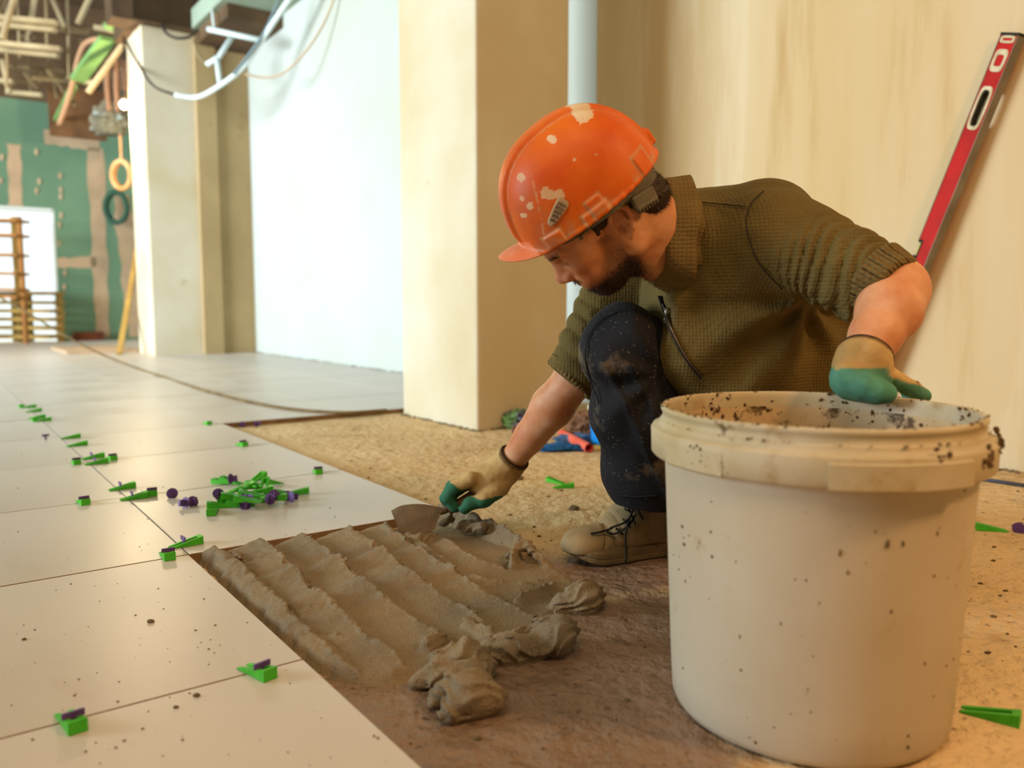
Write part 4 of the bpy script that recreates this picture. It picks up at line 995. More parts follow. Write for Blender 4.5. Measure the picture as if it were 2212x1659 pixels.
# ---- gloves
green = np.array(lin('#52907a'))[:3]; knit = np.array(lin('#c9ab74'))[:3]; brownhem = np.array(lin('#6b5030'))[:3]
def glove(name, S, coatf, hemf, lab, h=.0026, green=green):
    S.disp(lambda X, Y, Z: .0014*fbm(X*55, Y*55, Z*55, 3)+.0006*vnoise(X*160, Y*160, Z*160))
    p, q = S.mesh(h); c = np.tile(knit, (len(p), 1)); n = fbm(p[:, 0]*60, p[:, 1]*60, p[:, 2]*60, 2)
    c = blend(c, np.array(lin('#a8854a'))[:3], .45*smooth01(fbm(p[:, 0]*22, p[:, 1]*22, p[:, 2]*22, 3), .0, .3))
    k = coatf(p, n); gg = green*(1+.25*n[:, None]); c = c*(1-k[:, None])+(gg if h < .00265 else gg*1.0)*k[:, None]; hm = hemf(p); c = blend(c, brownhem, hm)
    return mesh(name, p, q, M_glove, pr, smooth=True, cols=c, label=lab)
# right hand, closed on the trowel handle
g = Sdf(); Q = lambda x, y, Y: V3(P(x, y, Y))
wr_d = (RWR-REL)/np.linalg.norm(RWR-REL)
g.chain([RWR-wr_d*.004, Q(1090, 1012, 1.79), Q(1068, 1030, 1.785)], [.036, .036, .040], .012)
g.ell(Q(1045, 1038, 1.785), (.040, .042, .030), frame(Q(1010, 1055, 1.785)-Q(1080, 1020, 1.785), (0, 0, 1)), .015)
for i, (Yk, dx) in enumerate(((1.752, 0), (1.775, -4), (1.798, -3), (1.820, 4))):     # index .. little finger
    k = Q(1018+dx, 1034+i*1.5, Yk); m_ = Q(983+dx*1.6, 1050+i*2, Yk+.002); t2 = Q(966+dx, 1076, Yk+.004); tp_ = Q(982+dx, 1096, Yk+.006)
    g.chain([k, m_, t2, tp_], [.0165, .0140, .0125, .0110], .005)
g.chain([Q(1070, 1060, 1.752), Q(1045, 1080, 1.742), Q(1015, 1088, 1.742), Q(1004, 1099, 1.745)], [.019, .0160, .0135, .0120], .008)      # thumb along the near side
g.chain([Q(1078, 1050, 1.77), Q(1050, 1074, 1.765)], [.024, .019], .012)
g.cut(RWR-wr_d*.008, -wr_d, .003, RWR-.05, RWR+.05); g.cap(RWR-wr_d*.03, RWR+wr_d*.006, .0290, .026, .002, 's')
gcen = Q(1045, 1062, 1.78)
def coatR(p, n):
    # latex on the palm side: below a surface through the knuckles
    sx = 1106+F_PX*p[:, 0]/p[:, 1]; zz = p[:, 2]
    lim = np.interp(p[:, 0], [-.16, -.125, -.10, -.07, -.04, -.02], [.122, .113, .092, .084, .088, .088])
    return smooth01(lim-zz+.004*n, -.001, .002)
def hemR(p): s = (p-RWR)@wr_d; return smooth01(-s, .001, .003)*.85*(np.linalg.norm(p-RWR, axis=1) < .055)
glove('glove', g, coatR, hemR, 'knitted glove with green latex palm gripping the trowel handle', green=np.array(lin('#2f6d53'))[:3])
# left hand, resting over the bucket rim
g = Sdf(); wl = (LWR-LEL)/np.linalg.norm(LWR-LEL)
g.chain([LWR-wl*.002, Q(1862, 792, 1.18), Q(1858, 812, 1.172)], [.038, .037, .036], .012)
g.ell(Q(1862, 818, 1.170), (.040, .030, .027), None, .015); g.ell(Q(1840, 822, 1.155), (.026, .024, .024), None, .014)
g.chain([Q(1836, 824, 1.150), Q(1866, 836, 1.135), Q(1896, 846, 1.128), Q(1914, 849, 1.126)], [.0245, .0195, .0170, .0145], .008)   # thumb inside the rim
for i, (dy, dY, ln) in enumerate(((0, 0, 1.0), (5, .020, 1.08), (9, .040, 1.0), (12, .058, .86))):
    a0 = Q(1888, 806+dy*.5, 1.175+dY); a1 = Q(1888+38*ln, 816+dy*.5, 1.180+dY); a2 = Q(1888+74*ln, 835+dy*.4, 1.184+dY); a3 = Q(1888+100*ln, 853+dy*.3, 1.186+dY)
    g.chain([a0, a1, a2, a3], [.0165, .0140, .0125, .0105], .005)
g.cut(LWR-wl*.008, -wl, .003, LWR-.05, LWR+.05); g.cap(LWR-wl*.03, LWR+wl*.006, .0315, .027, .002, 's')
def coatL(p, n):
    px_ = 1106+F_PX*p[:, 0]/p[:, 1]
    lim = np.interp(p[:, 0], [.45, .47, .50, .54, .58, .62, .66], [.408, .413, .410, .396, .386, .372, .360])
    th_ = smooth01(-p[:, 1], -1.150, -1.140)
    return np.maximum(smooth01(lim-p[:, 2]+.003*n, -.001, .002), th_*smooth01(.412-p[:, 2], -.001, .002))
def hemL(p): s = (p-LWR)@wl; return smooth01(-s, .001, .003)*.85*(np.linalg.norm(p-LWR, axis=1) < .055)
glove('glove', g, coatL, hemL, 'knitted glove with green latex palm resting on the bucket rim')
def hemring(c, d, r, nm):
    d = V3(d)/np.linalg.norm(V3(d)); x = np.cross(d, V3((0, 0, 1))); x /= np.linalg.norm(x); y = np.cross(d, x)
    MB().tube([Vector(c+x*r*math.cos(a)+y*r*math.sin(a)) for a in np.linspace(0, math.tau, 41)[:-1]], .0026, 8, closed=True).build('glove_hem', mat(nm, '#3a2819', rough=.95, bump=.5, bscale=400), pr, smooth=True, label='dark brown knitted hem of the glove')
hemring(RWR-wr_d*.008, wr_d, .0335, 'hem_a'); hemring(LWR-wl*.008, wl, .0355, 'hem_b')

# ---- the trowel he holds
M_blade = mat('trowel_steel', '#6b5439', '#57432b', scale=22, rough=.7, metallic=.25, bump=.3, bscale=90, spots=[('#7b6850', 16, .6, .7)])
tz = empty('trowel', P(905, 1120, 1.76), label='brown caked plastering trowel held in the gloved right hand', cat='trowel')
top = spline([P(845, 1104, 1.79), P(868, 1093, 1.785), P(910, 1090, 1.775), P(957, 1098, 1.765)], 6); bot = spline([P(862, 1147, 1.735), P(885, 1152, 1.73), P(915, 1151, 1.73), P(938, 1145, 1.735)], 6)
n_ = len(top); nb_ = Vector((.1, .9, .35)).normalized()*.0022
vs = top+bot+[p+nb_ for p in top]+[p+nb_ for p in bot]
fs = []
for i in range(n_-1): fs += [(i, i+1, n_+i+1, n_+i), (2*n_+i+1, 2*n_+i, 3*n_+i, 3*n_+i+1), (i, 2*n_+i, 2*n_+i+1, i+1), (n_+i, n_+i+1, 3*n_+i+1, 3*n_+i)]
fs += [(0, n_, 3*n_, 2*n_), (n_-1, 3*n_-1, 4*n_-1, 2*n_-1)]
mesh('blade', vs, fs, M_blade, tz, label='mortar caked steel blade')
MB().tube(spline([P(925, 1110, 1.765), P(955, 1106, 1.765), P(972, 1100, 1.77)], 5), .006, 8).build('tang', M_blade, tz, smooth=True)
MB().tube(spline([P(968, 1101, 1.77), P(990, 1090, 1.775), P(1030, 1066, 1.775), P(1070, 1045, 1.78)], 5), [.0125]*16, 12).build('handle', mat('caked_handle', '#7d6a4c', '#61503a', scale=30, rough=.9, bump=.5, bscale=120), tz, smooth=True)
# ================================================================ LEVELLING WEDGES AND CLIPS
M_wg = mat('green_wedge_plastic', '#4cbd2b', '#41a823', scale=40, rough=.45, sss=.1)
M_wg2 = mat('dirty_green_plastic', '#3c9a2a', '#5d5a3a', scale=60, rough=.6, contrast=(.5, .6))
M_pu = mat('purple_clip_plastic', '#684a88', '#5a3f78', scale=40, rough=.5)
WL, WW, WH = .066, .021, .0165
def wedge_mesh():
    m = MB(); t = .0022; w2 = WW/2; s = .0062
    def pr_(y0, y1, x0, x1, h0, h1):
        m.hexa([(x0, y0, 0), (x0, y1, 0), (x1, y1, 0), (x1, y0, 0), (x0, y0, h0), (x0, y1, h0), (x1, y1, h1), (x1, y0, h1)])
    h = lambda x: t+(WH-t)*x/WL
    pr_(-w2, -w2+s, 0, WL*.86, h(0), h(WL*.86)); pr_(w2-s, w2, 0, WL*.86, h(0), h(WL*.86)); pr_(-w2, w2, WL*.86, WL, h(WL*.86), WH)
    for k in range(9):                                   # grip teeth on the prongs
        x = .010+k*.0052
        for y in (-w2, w2-s): m.hexa([(x, y+.0006, h(x)-.0002), (x, y+s-.0006, h(x)-.0002), (x+.0022, y+s-.0006, h(x)), (x+.0022, y+.0006, h(x)), (x+.0015, y+.0006, h(x)+.0007), (x+.0015, y+s-.0006, h(x)+.0007), (x+.0022, y+s-.0006, h(x)+.0007), (x+.0022, y+.0006, h(x)+.0007)])
    return m
wm = wedge_mesh()
proto_w = empty('levelling_wedge', (0, 0, 0)); bevel(mesh('prongs', wm.v, wm.f, M_wg, proto_w, loc=(0, 0, 0)), .0007, 1)
def clip_mesh(gap=.0135):
    m = MB(); m.box(-.0008, .0008, -.0035, -.0025, 0, gap).box(-.0008, .0008, .0025, .0035, 0, gap)
    m.box(-.0011, .0011, -.0030, .0030, gap*.0, gap)
    m.box(-.0013, .0013, -.0125, .0125, gap-.001, gap+.0065); m.box(-.0022, .0022, -.0125, .0125, gap+.0055, gap+.007); return m
cmh = clip_mesh()
proto_c = empty('levelling_clip', (0, 0, 0)); bevel(mesh('tab', cmh.v, cmh.f, M_pu, proto_c, loc=(0, 0, 0)), .0004, 1)
cp_ = MB(); n_ = 20
cp_.lathe([(0, 0), (.013, 0), (.0142, .0006), (.0142, .0022), (0, .0024)], (0, 0, 0), 18).box(-.0010, .0010, -.008, .008, .0022, .020).box(-.0035, .0035, -.008, .008, .017, .020)
proto_b = empty('broken_clip_base', (0, 0, 0)); mesh('disc_and_stem', cp_.v, cp_.f, M_pu, proto_b, loc=(0, 0, 0))
_used = {}
def put(proto, loc, rot, **kw):
    k = proto.name
    r = copy_tree(proto) if _used.get(k) else proto
    _used[k] = True; r.location = loc; r.rotation_euler = rot; tag(r, **kw); return r
GW_A = 'green wedges pushed across the long joint'; 
def setpair(px, py, kind, lab, clip=True, grp=None, dth=0.0, sc=1.0):
    """kind 'across': fat end to the right; 'along': fat end towards the camera"""
    ang = TH if kind == 'across' else TH-math.pi/2
    ang += math.radians(dth); d = Vector((math.cos(ang), math.sin(ang), 0)); g = GP(px, py, .001)
    base = g - d*(WL*.62)
    w_ = put(proto_w, (base.x, base.y, .0002), (0, 0, ang), label=lab+('' if lab.endswith('.') else ''), cat='wedge', group=grp); w_.scale = (sc,)*3
    if clip:
        c = base+d*WL*(.42 if kind == 'across' else .70)
        put(proto_c, (c.x, c.y, .0), (0, 0, ang), label='purple clip on the '+lab.replace('green levelling ', '').replace('small green ', 'small ').replace('seen end on ', ''), cat='clip', group=(grp and 'purple clips in the '+grp))
singles = [
 (410, 1176, 'across', 'green levelling wedge across the joint at the tile corner beside the fresh mortar', 4, None, 1),
 (363, 1203, 'along', 'green levelling wedge seen end on just below the tile corner by the mortar', -4, None, 1),
 (157, 1566, 'along', 'green levelling wedge nearest the bottom left corner', 6, None, 1),
 (562, 1457, 'along', 'green levelling wedge on the front tile joint left of the mortar lumps', 14, None, 1),
 (297, 1076, 'across', 'green levelling wedge on the long joint left of the heap, nearer of two', 0, None, 1),
 (271, 1055, 'across', 'green levelling wedge on the long joint left of the heap, farther of two', 2, None, 1),
 (328, 1068, 'along', 'green levelling wedge seen end on, right of the pair left of the heap', -5, None, 1),
 (181, 1087, 'along', 'green levelling wedge standing alone on the tile far left of the heap', 3, None, 1),
 (215, 1001, 'across', 'green levelling wedge at the middle crossing of joints, nearer one', 0, None, 1),
 (207, 989, 'across', 'green levelling wedge at the middle crossing of joints, farther one', 3, None, 1),
 (165, 1001, 'along', 'green levelling wedge seen end on, left of the middle crossing of joints', 0, None, 1),
 (243, 992, 'along', 'green levelling wedge seen end on, right of the middle crossing of joints', 0, None, 1),
 (172, 962, 'across', 'green levelling wedge beyond the middle crossing, nearer of two', 0, None, 0),
 (158, 946, 'across', 'green levelling wedge beyond the middle crossing, farther of two', -3, None, 0),
 (524, 962, 'along', 'green levelling wedge behind the heap near the step in the tile edge', 5, None, 1),
 (687, 1021, 'along', 'green levelling wedge right of the heap close to the tile edge', -14, None, 1),
 (449, 916, 'along', 'green levelling wedge beside the inner corner of the tile edge', 0, None, 0),
 (97, 909, 'across', 'small green wedge at the far joint crossing, nearest long one', 0, 'green wedges at the far joint crossing', 0),
 (84, 903, 'across', 'small green wedge at the far joint crossing, second nearest long one', 6, 'green wedges at the far joint crossing', 0),
 (77, 889, 'across', 'small green wedge at the far joint crossing, third from the front', 0, 'green wedges at the far joint crossing', 0),
 (66, 880, 'across', 'small green wedge at the far joint crossing, farthest long one', -6, 'green wedges at the far joint crossing', 0),
 (75, 908, 'along', 'small green wedge at the far joint crossing, end on at the left', 0, 'green wedges at the far joint crossing', 0),
 (46, 879, 'along', 'small green wedge at the far joint crossing, leftmost of all', 0, 'green wedges at the far joint crossing', 0)]
for (x, y, k, lab, dt, gr, cl) in singles: setpair(x, y, k, lab, bool(cl), gr, dt)
g = GP(99, 950, 0); put(proto_c, (g.x, g.y, 0), (0, 0, TH-1.4), label='lone purple clip left on the far part of the long joint, without a wedge', cat='clip')
# heap of wedges on the tile
heap = [ # px, py, heading degrees in the floor plane (0 = to the right), z lift, pitch
 (478, 1096, 195, 0, 0), (500, 1086, 190, .001, 2), (520, 1094, 188, .0, -2), (536, 1086, 186, .017, 3), (508, 1076, 200, .016, 0), (545, 1074, 178, .017, 2), (556, 1084, 8, .0, 0),
 (572, 1076, 4, .001, 2), (590, 1078, 3, .017, -3), (562, 1066, 12, .016, 3), (600, 1070, 185, .001, 0), (522, 1062, 30, .018, 6), (534, 1052, 60, .030, -10), (500, 1046, 165, .001, 5),
 (482, 1042, 160, .004, -6), (572, 1054, 100, .016, 6), (640, 1068, 8, .0, 2), (548, 1048, 130, .031, -8), (592, 1050, 250, .001, 8), (618, 1070, 182, .0, 0), (460, 1108, 282, .0, 0), (556, 1040, 70, .004, 6)]
for (x, y, a, z, ptc) in heap:
    g = GP(x, y, z); ang = math.radians(a); d = Vector((math.cos(ang), math.sin(ang), 0)); b_ = g-d*WL*.5
    put(proto_w, (b_.x, b_.y, z+.0005+max(0, math.sin(math.radians(ptc))*WL*.0)), (0, -math.radians(ptc)*(1 if z else 0) if ptc < 0 or z else -math.radians(ptc), ang), label={640: 'green wedge pointing out at the right end of the heap', 460: 'green wedge with open prongs towards the camera below the heap', 482: 'green wedge sticking out at the far left of the heap', 478: 'green wedge with its fat end at the near left of the heap'}.get(x, 'bright green wedge in the loose heap on the tile'), cat='wedge', group='green wedges heaped on the tile')
for (x, y, rx, rz, z) in ((372, 1066, 75, 20, .011), (402, 1086, 80, -30, .011), (416, 1084, 70, 50, .010), (472, 1066, 100, 10, .026), (530, 1090, 80, 20, .011), (538, 1080, 60, -20, .018), (524, 1078, 88, 70, .018),
                      (584, 1078, 80, -10, .020), (592, 1070, 60, 30, .028), (620, 1072, 85, 60, .011), (628, 1074, 95, 140, .012), (497, 1034, 85, 80, .022)):
    g = GP(x, y, z); put(proto_b, (g.x, g.y, z), (math.radians(rx), 0, math.radians(rz)), label={372: 'purple clip base lying alone just left of the green heap', 402: 'purple clip base at the left tip of the heap, outer of two', 416: 'purple clip base at the left tip of the heap, inner of two', 497: 'purple clip base at the far top left of the heap', 628: 'purple clip base nearest the right end of the heap'}.get(x, 'purple clip base lying in the loose green heap'), cat='clip', group='purple clip bases in the heap')
for i, (x, y) in enumerate(((524, 923), (553, 922))):
    g = GP(x, y, SUB); put(proto_b, (g.x, g.y, SUB+.011), (math.radians(80), 0, .4+i), label=('left' if i == 0 else 'right')+' of two purple clip bases on the screed in the inner tile corner', cat='clip')
def lone(px, py, a, lab, m=None, roll=0, sc=1.0, z=SUB):
    g = GP(px, py, z); ang = math.radians(a); d = Vector((math.cos(ang), math.sin(ang), 0)); b_ = g-d*WL*.5*sc
    r_ = put(proto_w, (b_.x, b_.y, z+(.0105 if roll else .0002)), (math.radians(roll), 0, ang), label=lab, cat='wedge'); r_.scale = (sc,)*3
    if m:
        for c in r_.children: c.data = c.data.copy(); c.data.materials[0] = m
    return r_
lone(2138, 1550, -38, 'mud tipped green wedge lying on the screed in the bottom right corner', None, 0, 1.0)
tipm = MB(); g = GP(2098, 1528, SUB)
lone(2142, 1146, 165, 'green wedge on the screed right of the bucket, thin end to the right')
lone(2112, 1140, 110, 'green wedge propped against another right of the bucket', None, 0, .8, SUB)
lone(2083, 1122, 95, 'green wedge half hidden behind the right side of the bucket', None, 0, .8)
g = GP(2200, 1152, SUB); put(proto_b, (g.x, g.y, SUB+.011), (1.4, 0, 2.4), label='muddy purple clip base on the screed at the right edge', cat='clip')
lone(1200, 1043, 140, 'left piece of the green forked wedge pair on the screed behind the gloved hand', None, 0, .9)
lone(1217, 1054, 5, 'right piece of the green forked wedge pair on the screed behind the gloved hand', None, 0, .9)
put(proto_c, GP(2212, 1200, -.1)+Vector((.6, 0, -.4)), (0, 0, 0), label='x', cat='clip') if False else None

# pebbles and crumbs of dry mortar
M_peb = mat('dry_mortar_lump', '#6f5c40', '#584830', scale=40, rough=.95, bump=.6, bscale=150)
for (x, y, r_, lab, z) in ((1122, 1036, .012, 'dry mortar lump on the screed below the wrist of the gloved trowel hand', SUB), (1240, 1101, .012, 'dry mortar lump on the screed between the green wedge pair and the boot', SUB),
                           (1290, 1146, .006, 'tiny mortar lump just above the boot toe', SUB), (1213, 1060, .004, 'tiny crumb beside the forked wedge pair', SUB),
                           (425, 1504, .004, 'dark crumb on the front tile below the joint', 0), (326, 1344, .005, 'dark flat crumb in the middle of the left tile', 0), (380, 1529, .003, 'dark crumb left of the front joint wedge', 0), (52, 1382, .003, 'dark crumb near the left frame edge', 0)):
    g = GP(x, y, z); MB().ball((g.x, g.y, z+r_*.35), (r_*1.2, r_, r_*.62), 2, .14).build('mortar_lump', M_peb, None, label=lab, category='lump')
mb = MB(); rnd = random.Random(12)
for _ in range(260):
    x = rnd.uniform(0, 900); y = rnd.uniform(900, 1659); g = GP(x, y, 0); u_, v_ = toG(g)
    if v_ > V0-.01 and u_ < U0+.01: continue
    if v_ > V0+TS-.01 and u_ < U0+3*TS: continue
    r_ = rnd.choice([.0004, .0006, .0008, .0011, .0016]); mb.ball((g.x, g.y, r_*.5), (r_*1.3, r_, r_*.6), 1, .3)
mb.build('crumbs', M_peb, None, kind='stuff', label='scattered tiny dark crumbs on the laid tiles', category='crumbs')
mb = MB()
for _ in range(500):
    x = rnd.uniform(700, 2212); y = 960+abs(rnd.gauss(0, 250)); g = GP(x, min(y, 1659), SUB); u_, v_ = toG(g)
    if v_ < V0+.02 or (u_ > U0 and v_ < V0+TS) or g.y < .6 or v_ > 2.68: continue
    if (g-BC).xy.length < .19: continue
    r_ = rnd.choice([.0012, .0018, .0025, .004]); mb.ball((g.x, g.y, SUB+r_*.3), (r_*1.3, r_, r_*.6), 1, .3)
mb.build('grit', M_peb, None, kind='stuff', label='scattered grit on the raw screed', category='grit')

# ================================================================ THINGS BY THE WALL
M_pen = mat('blue_grey_rod', '#3d4450', rough=.5)
a_ = GP(2080, 1033, SUB)+Vector((0, 0, .006)); b_ = GP(2240, 1057, SUB)+Vector((0, 0, .006))
MB().tube([a_, b_], .0055, 8).build('metal_rod', M_pen, None, smooth=True, label='thin dark blue grey rod lying on the screed near the wall at right', category='rod')
# spirit level leaning on the cream wall
def on_v(px, py, v):
    d = ray(px, py); k = v/(CT*d.x+ST*d.y); return Vector((0, 0, CAM_H))+d*k
VF = VW-.04
Lt = on_v(2187, 78, VF-.032); Lb_ = on_v(1992, 560, VF-.050); ld = (Lt-Lb_).normalized(); kk = (Lb_.z-(SUB+.004))/ld.z; Lb_ = Lb_-ld*kk
LL = (Lt-Lb_).length; nrm = -Vector((CT, ST, 0)); nrm = (nrm-ld*nrm.dot(ld)).normalized(); lw = ld.cross(nrm).normalized()
if lw.x < 0: lw = -lw
nrm, lw = nrm*math.cos(.30)-lw*math.sin(.30), lw*math.cos(.30)+nrm*math.sin(.30)
print('level length', LL, 'tilt', ld)
lv = empty('spirit_level', Lb_, label='long red spirit level leaning against the cream wall', cat='spirit level')
def lpt(s, t, n): return Lb_+ld*s+lw*t+nrm*n
def lbox(s0, s1, t0, t1, n0, n1, m): m.hexa([lpt(s0, t0, n0), lpt(s0, t1, n0), lpt(s1, t1, n0), lpt(s1, t0, n0), lpt(s0, t0, n1), lpt(s0, t1, n1), lpt(s1, t1, n1), lpt(s1, t0, n1)]); return m
def lst(px, py):
    d = ray(px, py); o = Vector((0, 0, CAM_H)); q = Lb_+nrm*.0125; k = (q-o).dot(nrm)/d.dot(nrm); p = o+d*k-Lb_; return p.dot(ld), p.dot(lw)
hw = .031
hs, _ = lst(2125, 235); vs_, _ = lst(2173, 132); bs_, _ = lst(1975, 535)
M_red = mat('red_powder_coat', '#b81512', '#a41210', scale=12, rough=.5, spots=[('#c8605a', 26, .64, .80)])
M_alu = mat('dusty_aluminium', '#8b8171', '#776d5e', scale=10, rough=.55, metallic=.2)
m = MB(); ho, hl = .017, .058
lbox(0, bs_-.03, -hw, hw, -.011, .0115, m); lbox(bs_-.03, bs_+.03, -hw+.017, hw, -.011, .0115, m); lbox(bs_+.03, hs-hl, -hw, hw, -.011, .0115, m)
lbox(hs-hl, hs+hl, -hw, -ho, -.011, .0115, m); lbox(hs-hl, hs+hl, ho, hw, -.011, .0115, m); lbox(hs+hl, LL, -hw, hw, -.011, .0115, m)
m.build('rail', M_red, lv, label='red painted body')
m = MB(); lbox(0, LL, hw-.0005, hw+.0025, -.0165, .0135, m); lbox(0, bs_-.03, -hw-.0025, -hw+.0005, -.0165, .0135, m); lbox(bs_+.03, LL, -hw-.0025, -hw+.0005, -.0165, .0135, m); m.build('edge_flange', M_alu, lv, label='grey aluminium edges')
M_cream = mat('dirty_white_plastic', '#d6cbb0', '#b8aa88', scale=40, rough=.6); M_dk = mat('dark_rubber', '#2b2a22', rough=.8)
def oval(cs, ct, a, b, n, z, ex=.5): return [lpt(cs+a*np.sign(math.cos(q))*abs(math.cos(q))**ex, ct+b*np.sign(math.sin(q))*abs(math.sin(q))**ex, z) for q in np.linspace(0, math.tau, n+1)[:-1]]
def ringo(cs, ct, a, b, a2_, b2_, z0, z1, name, mt, lab=None):
    n = 28; o1 = oval(cs, ct, a, b, n, z0); o2 = oval(cs, ct, a, b, n, z1); i2 = oval(cs, ct, a2_, b2_, n, z1); i1 = oval(cs, ct, a2_, b2_, n, -z0*.0-.009)
    v_ = o1+o2+i2+i1; f_ = []
    for i in range(n):
        j = (i+1) % n; f_ += [(i, j, n+j, n+i), (n+i, n+j, 2*n+j, 2*n+i), (2*n+i, 2*n+j, 3*n+j, 3*n+i)]
    return mesh(name, v_, f_, mt, lv, label=lab)
ringo(hs, 0, .066, .0245, .055, .0165, .0112, .0145, 'grip_bezel', M_cream, 'off white surround of the hand hole')
ringo(hs, 0, .0553, .0168, .050, .0125, .010, .0120, 'grip_lining', M_dk, 'black rubber lining of the hand hole')
ringo(vs_, 0, .033, .024, .017, .0145, .0112, .0145, 'vial_bezel', M_cream, 'off white surround of the upper vial')
mesh('vial', [lpt(vs_, 0, .004)]+oval(vs_, 0, .018, .0155, 20, .010, 1), [(0, i+1, (i+1) % 20+1) for i in range(20)], mat('vial_liquid', '#a6ae1c', rough=.15), lv, label='yellow green vial')
MB().tube([lpt(bs_-.020, -hw+.006, 0), lpt(bs_+.020, -hw+.006, 0)], .0065, 10).build('vial', mat('vial_liquid_b', '#c6d41e', rough=.15, emit=None), lv, smooth=True, label='bright yellow green vial in the edge notch')
m = MB(); lbox(bs_-.032, bs_-.022, -hw-.002, -hw+.018, -.012, .0125, m); lbox(bs_+.022, bs_+.032, -hw-.002, -hw+.018, -.012, .0125, m); lbox(bs_-.032, bs_+.032, -hw+.012, -hw+.018, -.012, .0125, m); m.build('vial_holder', M_dk, lv, label='black holder of the edge vial')
m = MB(); lbox(LL-.001, LL+.008, -hw-.004, hw+.004, -.0145, .0145, m); m.build('end_cap', M_dk, lv, bev=.002, label='dark end cap')
ringo(LL-.012, 0, .011, .026, .004, .018, .0112, .0140, 'cap_plate', M_cream, 'pale end plate')
MB().box(0, 0, 0, 0, 0, 0) if False else None

# rubbish behind the worker's arm
M_bag = mat('brown_paper', '#a07a56', '#8a6546', scale=9, rough=.9, bump=.5, bscale=14, bdist=.02)
def crumple(name, c, r, m_, seed, amp=.25, fr=3.0, flat_=None, **kw):
    import bmesh
    bm = bmesh.new(); bmesh.ops.create_icosphere(bm, subdivisions=4, radius=1); pts = np.array([v.co[:] for v in bm.verts]); f_ = [[v.index for v in f.verts] for f in bm.faces]; bm.free()
    n = np.abs(fbm(pts[:, 0]*fr+seed, pts[:, 1]*fr+seed*2, pts[:, 2]*fr, 3)); pts = pts*(1+amp*(n*2.2-.5))[:, None]*np.array(r); pts[:, 2] = np.maximum(pts[:, 2], -r[2]*.72)
    pts = pts+np.array([c[0], c[1], c[2]+r[2]*.72]); return mesh(name, pts, f_, m_, None, smooth=False, **kw)
crumple('paper_bag', GP(1182, 893, SUB), (.085, .08, .09), M_bag, 3, label='crumpled brown paper bag standing against the wall behind the bare forearm', cat='bag')
crumple('paper_bag', GP(1262, 945, SUB), (.075, .06, .06), mat('dark_brown_paper', '#6f4f38', '#8a6548', scale=9, rough=.9), 8, label='darker crumpled bag between the forearm and the blue pail', cat='bag')
crumple('packing_film', GP(1120, 925, SUB), (.075, .055, .045), mat('purple_green_film', '#4d3e62', '#6fa05a', scale=16, rough=.3, spots=[('#cfe0c0', 22, .62, .68)]), 5, .45, 4.0, label='crumpled purple and green plastic film by the column foot', cat='film')
crumple('cloth', GP(1205, 972, SUB), (.10, .05, .014), mat('blue_cloth', '#1f5f96', '#184a78', scale=10, rough=.8), 6, .3, label='flat blue cloth lying on the screed under the red tube', cat='cloth')
crumple('cloth', GP(1250, 955, SUB), (.09, .05, .018), mat('grey_blue_cloth', '#3f6288', '#56749a', scale=10, rough=.8), 9, .3, label='grey blue cloth behind the red tube', cat='cloth')
crumple('rag', GP(1118, 945, SUB), (.022, .02, .028), mat('maroon_rag', '#6a3138', rough=.9), 2, label='small maroon rag left of the bare forearm', cat='rag')
crumple('bottle_cap', GP(1106, 958, SUB), (.010, .010, .008), mat('blue_cap', '#1d63a8', rough=.5), 2, .05, label='small blue scrap left of the bare forearm', cat='scrap')
crumple('rag', GP(1290, 972, SUB), (.035, .02, .010), mat('yellow_rag', '#c9c63a', '#d8c890', scale=20, rough=.8), 4, label='yellow scrap behind the open end of the red tube', cat='scrap')
ta, tb_ = GP(1222, 950, SUB)+Vector((0, 0, .018)), GP(1273, 979, SUB)+Vector((0, 0, .018)); td = (tb_-ta).normalized()
tt = empty('red_tube', ta, label='short red plastic tube with its open end towards the bucket', cat='tube')
m = MB(); m.tube([ta-td*.05, tb_], .0165, 20, cap=False); m.tube([tb_, ta-td*.05], .0135, 20, cap=False); m.build('tube_wall', mat('red_tube_plastic', '#e0523e', '#e8745e', scale=8, rough=.4), tt, smooth=True)
m = MB(); m.tube([tb_-td*.04, tb_-td*.035], .0136, 20); m.build('tube_inside', mat('red_tube_dark', '#a01818', rough=.6), tt)
pc = GP(1330, 966, SUB); pb = empty('blue_pail', pc, label='bright blue pail with a pale rim behind the raised knee', cat='pail')
MB().lathe([(0, .002), (.085, .002), (.088, .005), (.098, .145), (.095, .145), (.085, .01), (0, .01)], pc, 48).build('pail_wall', mat('blue_plastic', '#1385d8', rough=.45), pb, smooth=True)
MB().lathe([(.098, .138), (.104, .140), (.104, .152), (.096, .153), (.094, .145)], pc, 48).build('pail_rim', mat('pale_rim', '#dccfb6', rough=.6), pb, smooth=True, label='pale rim')
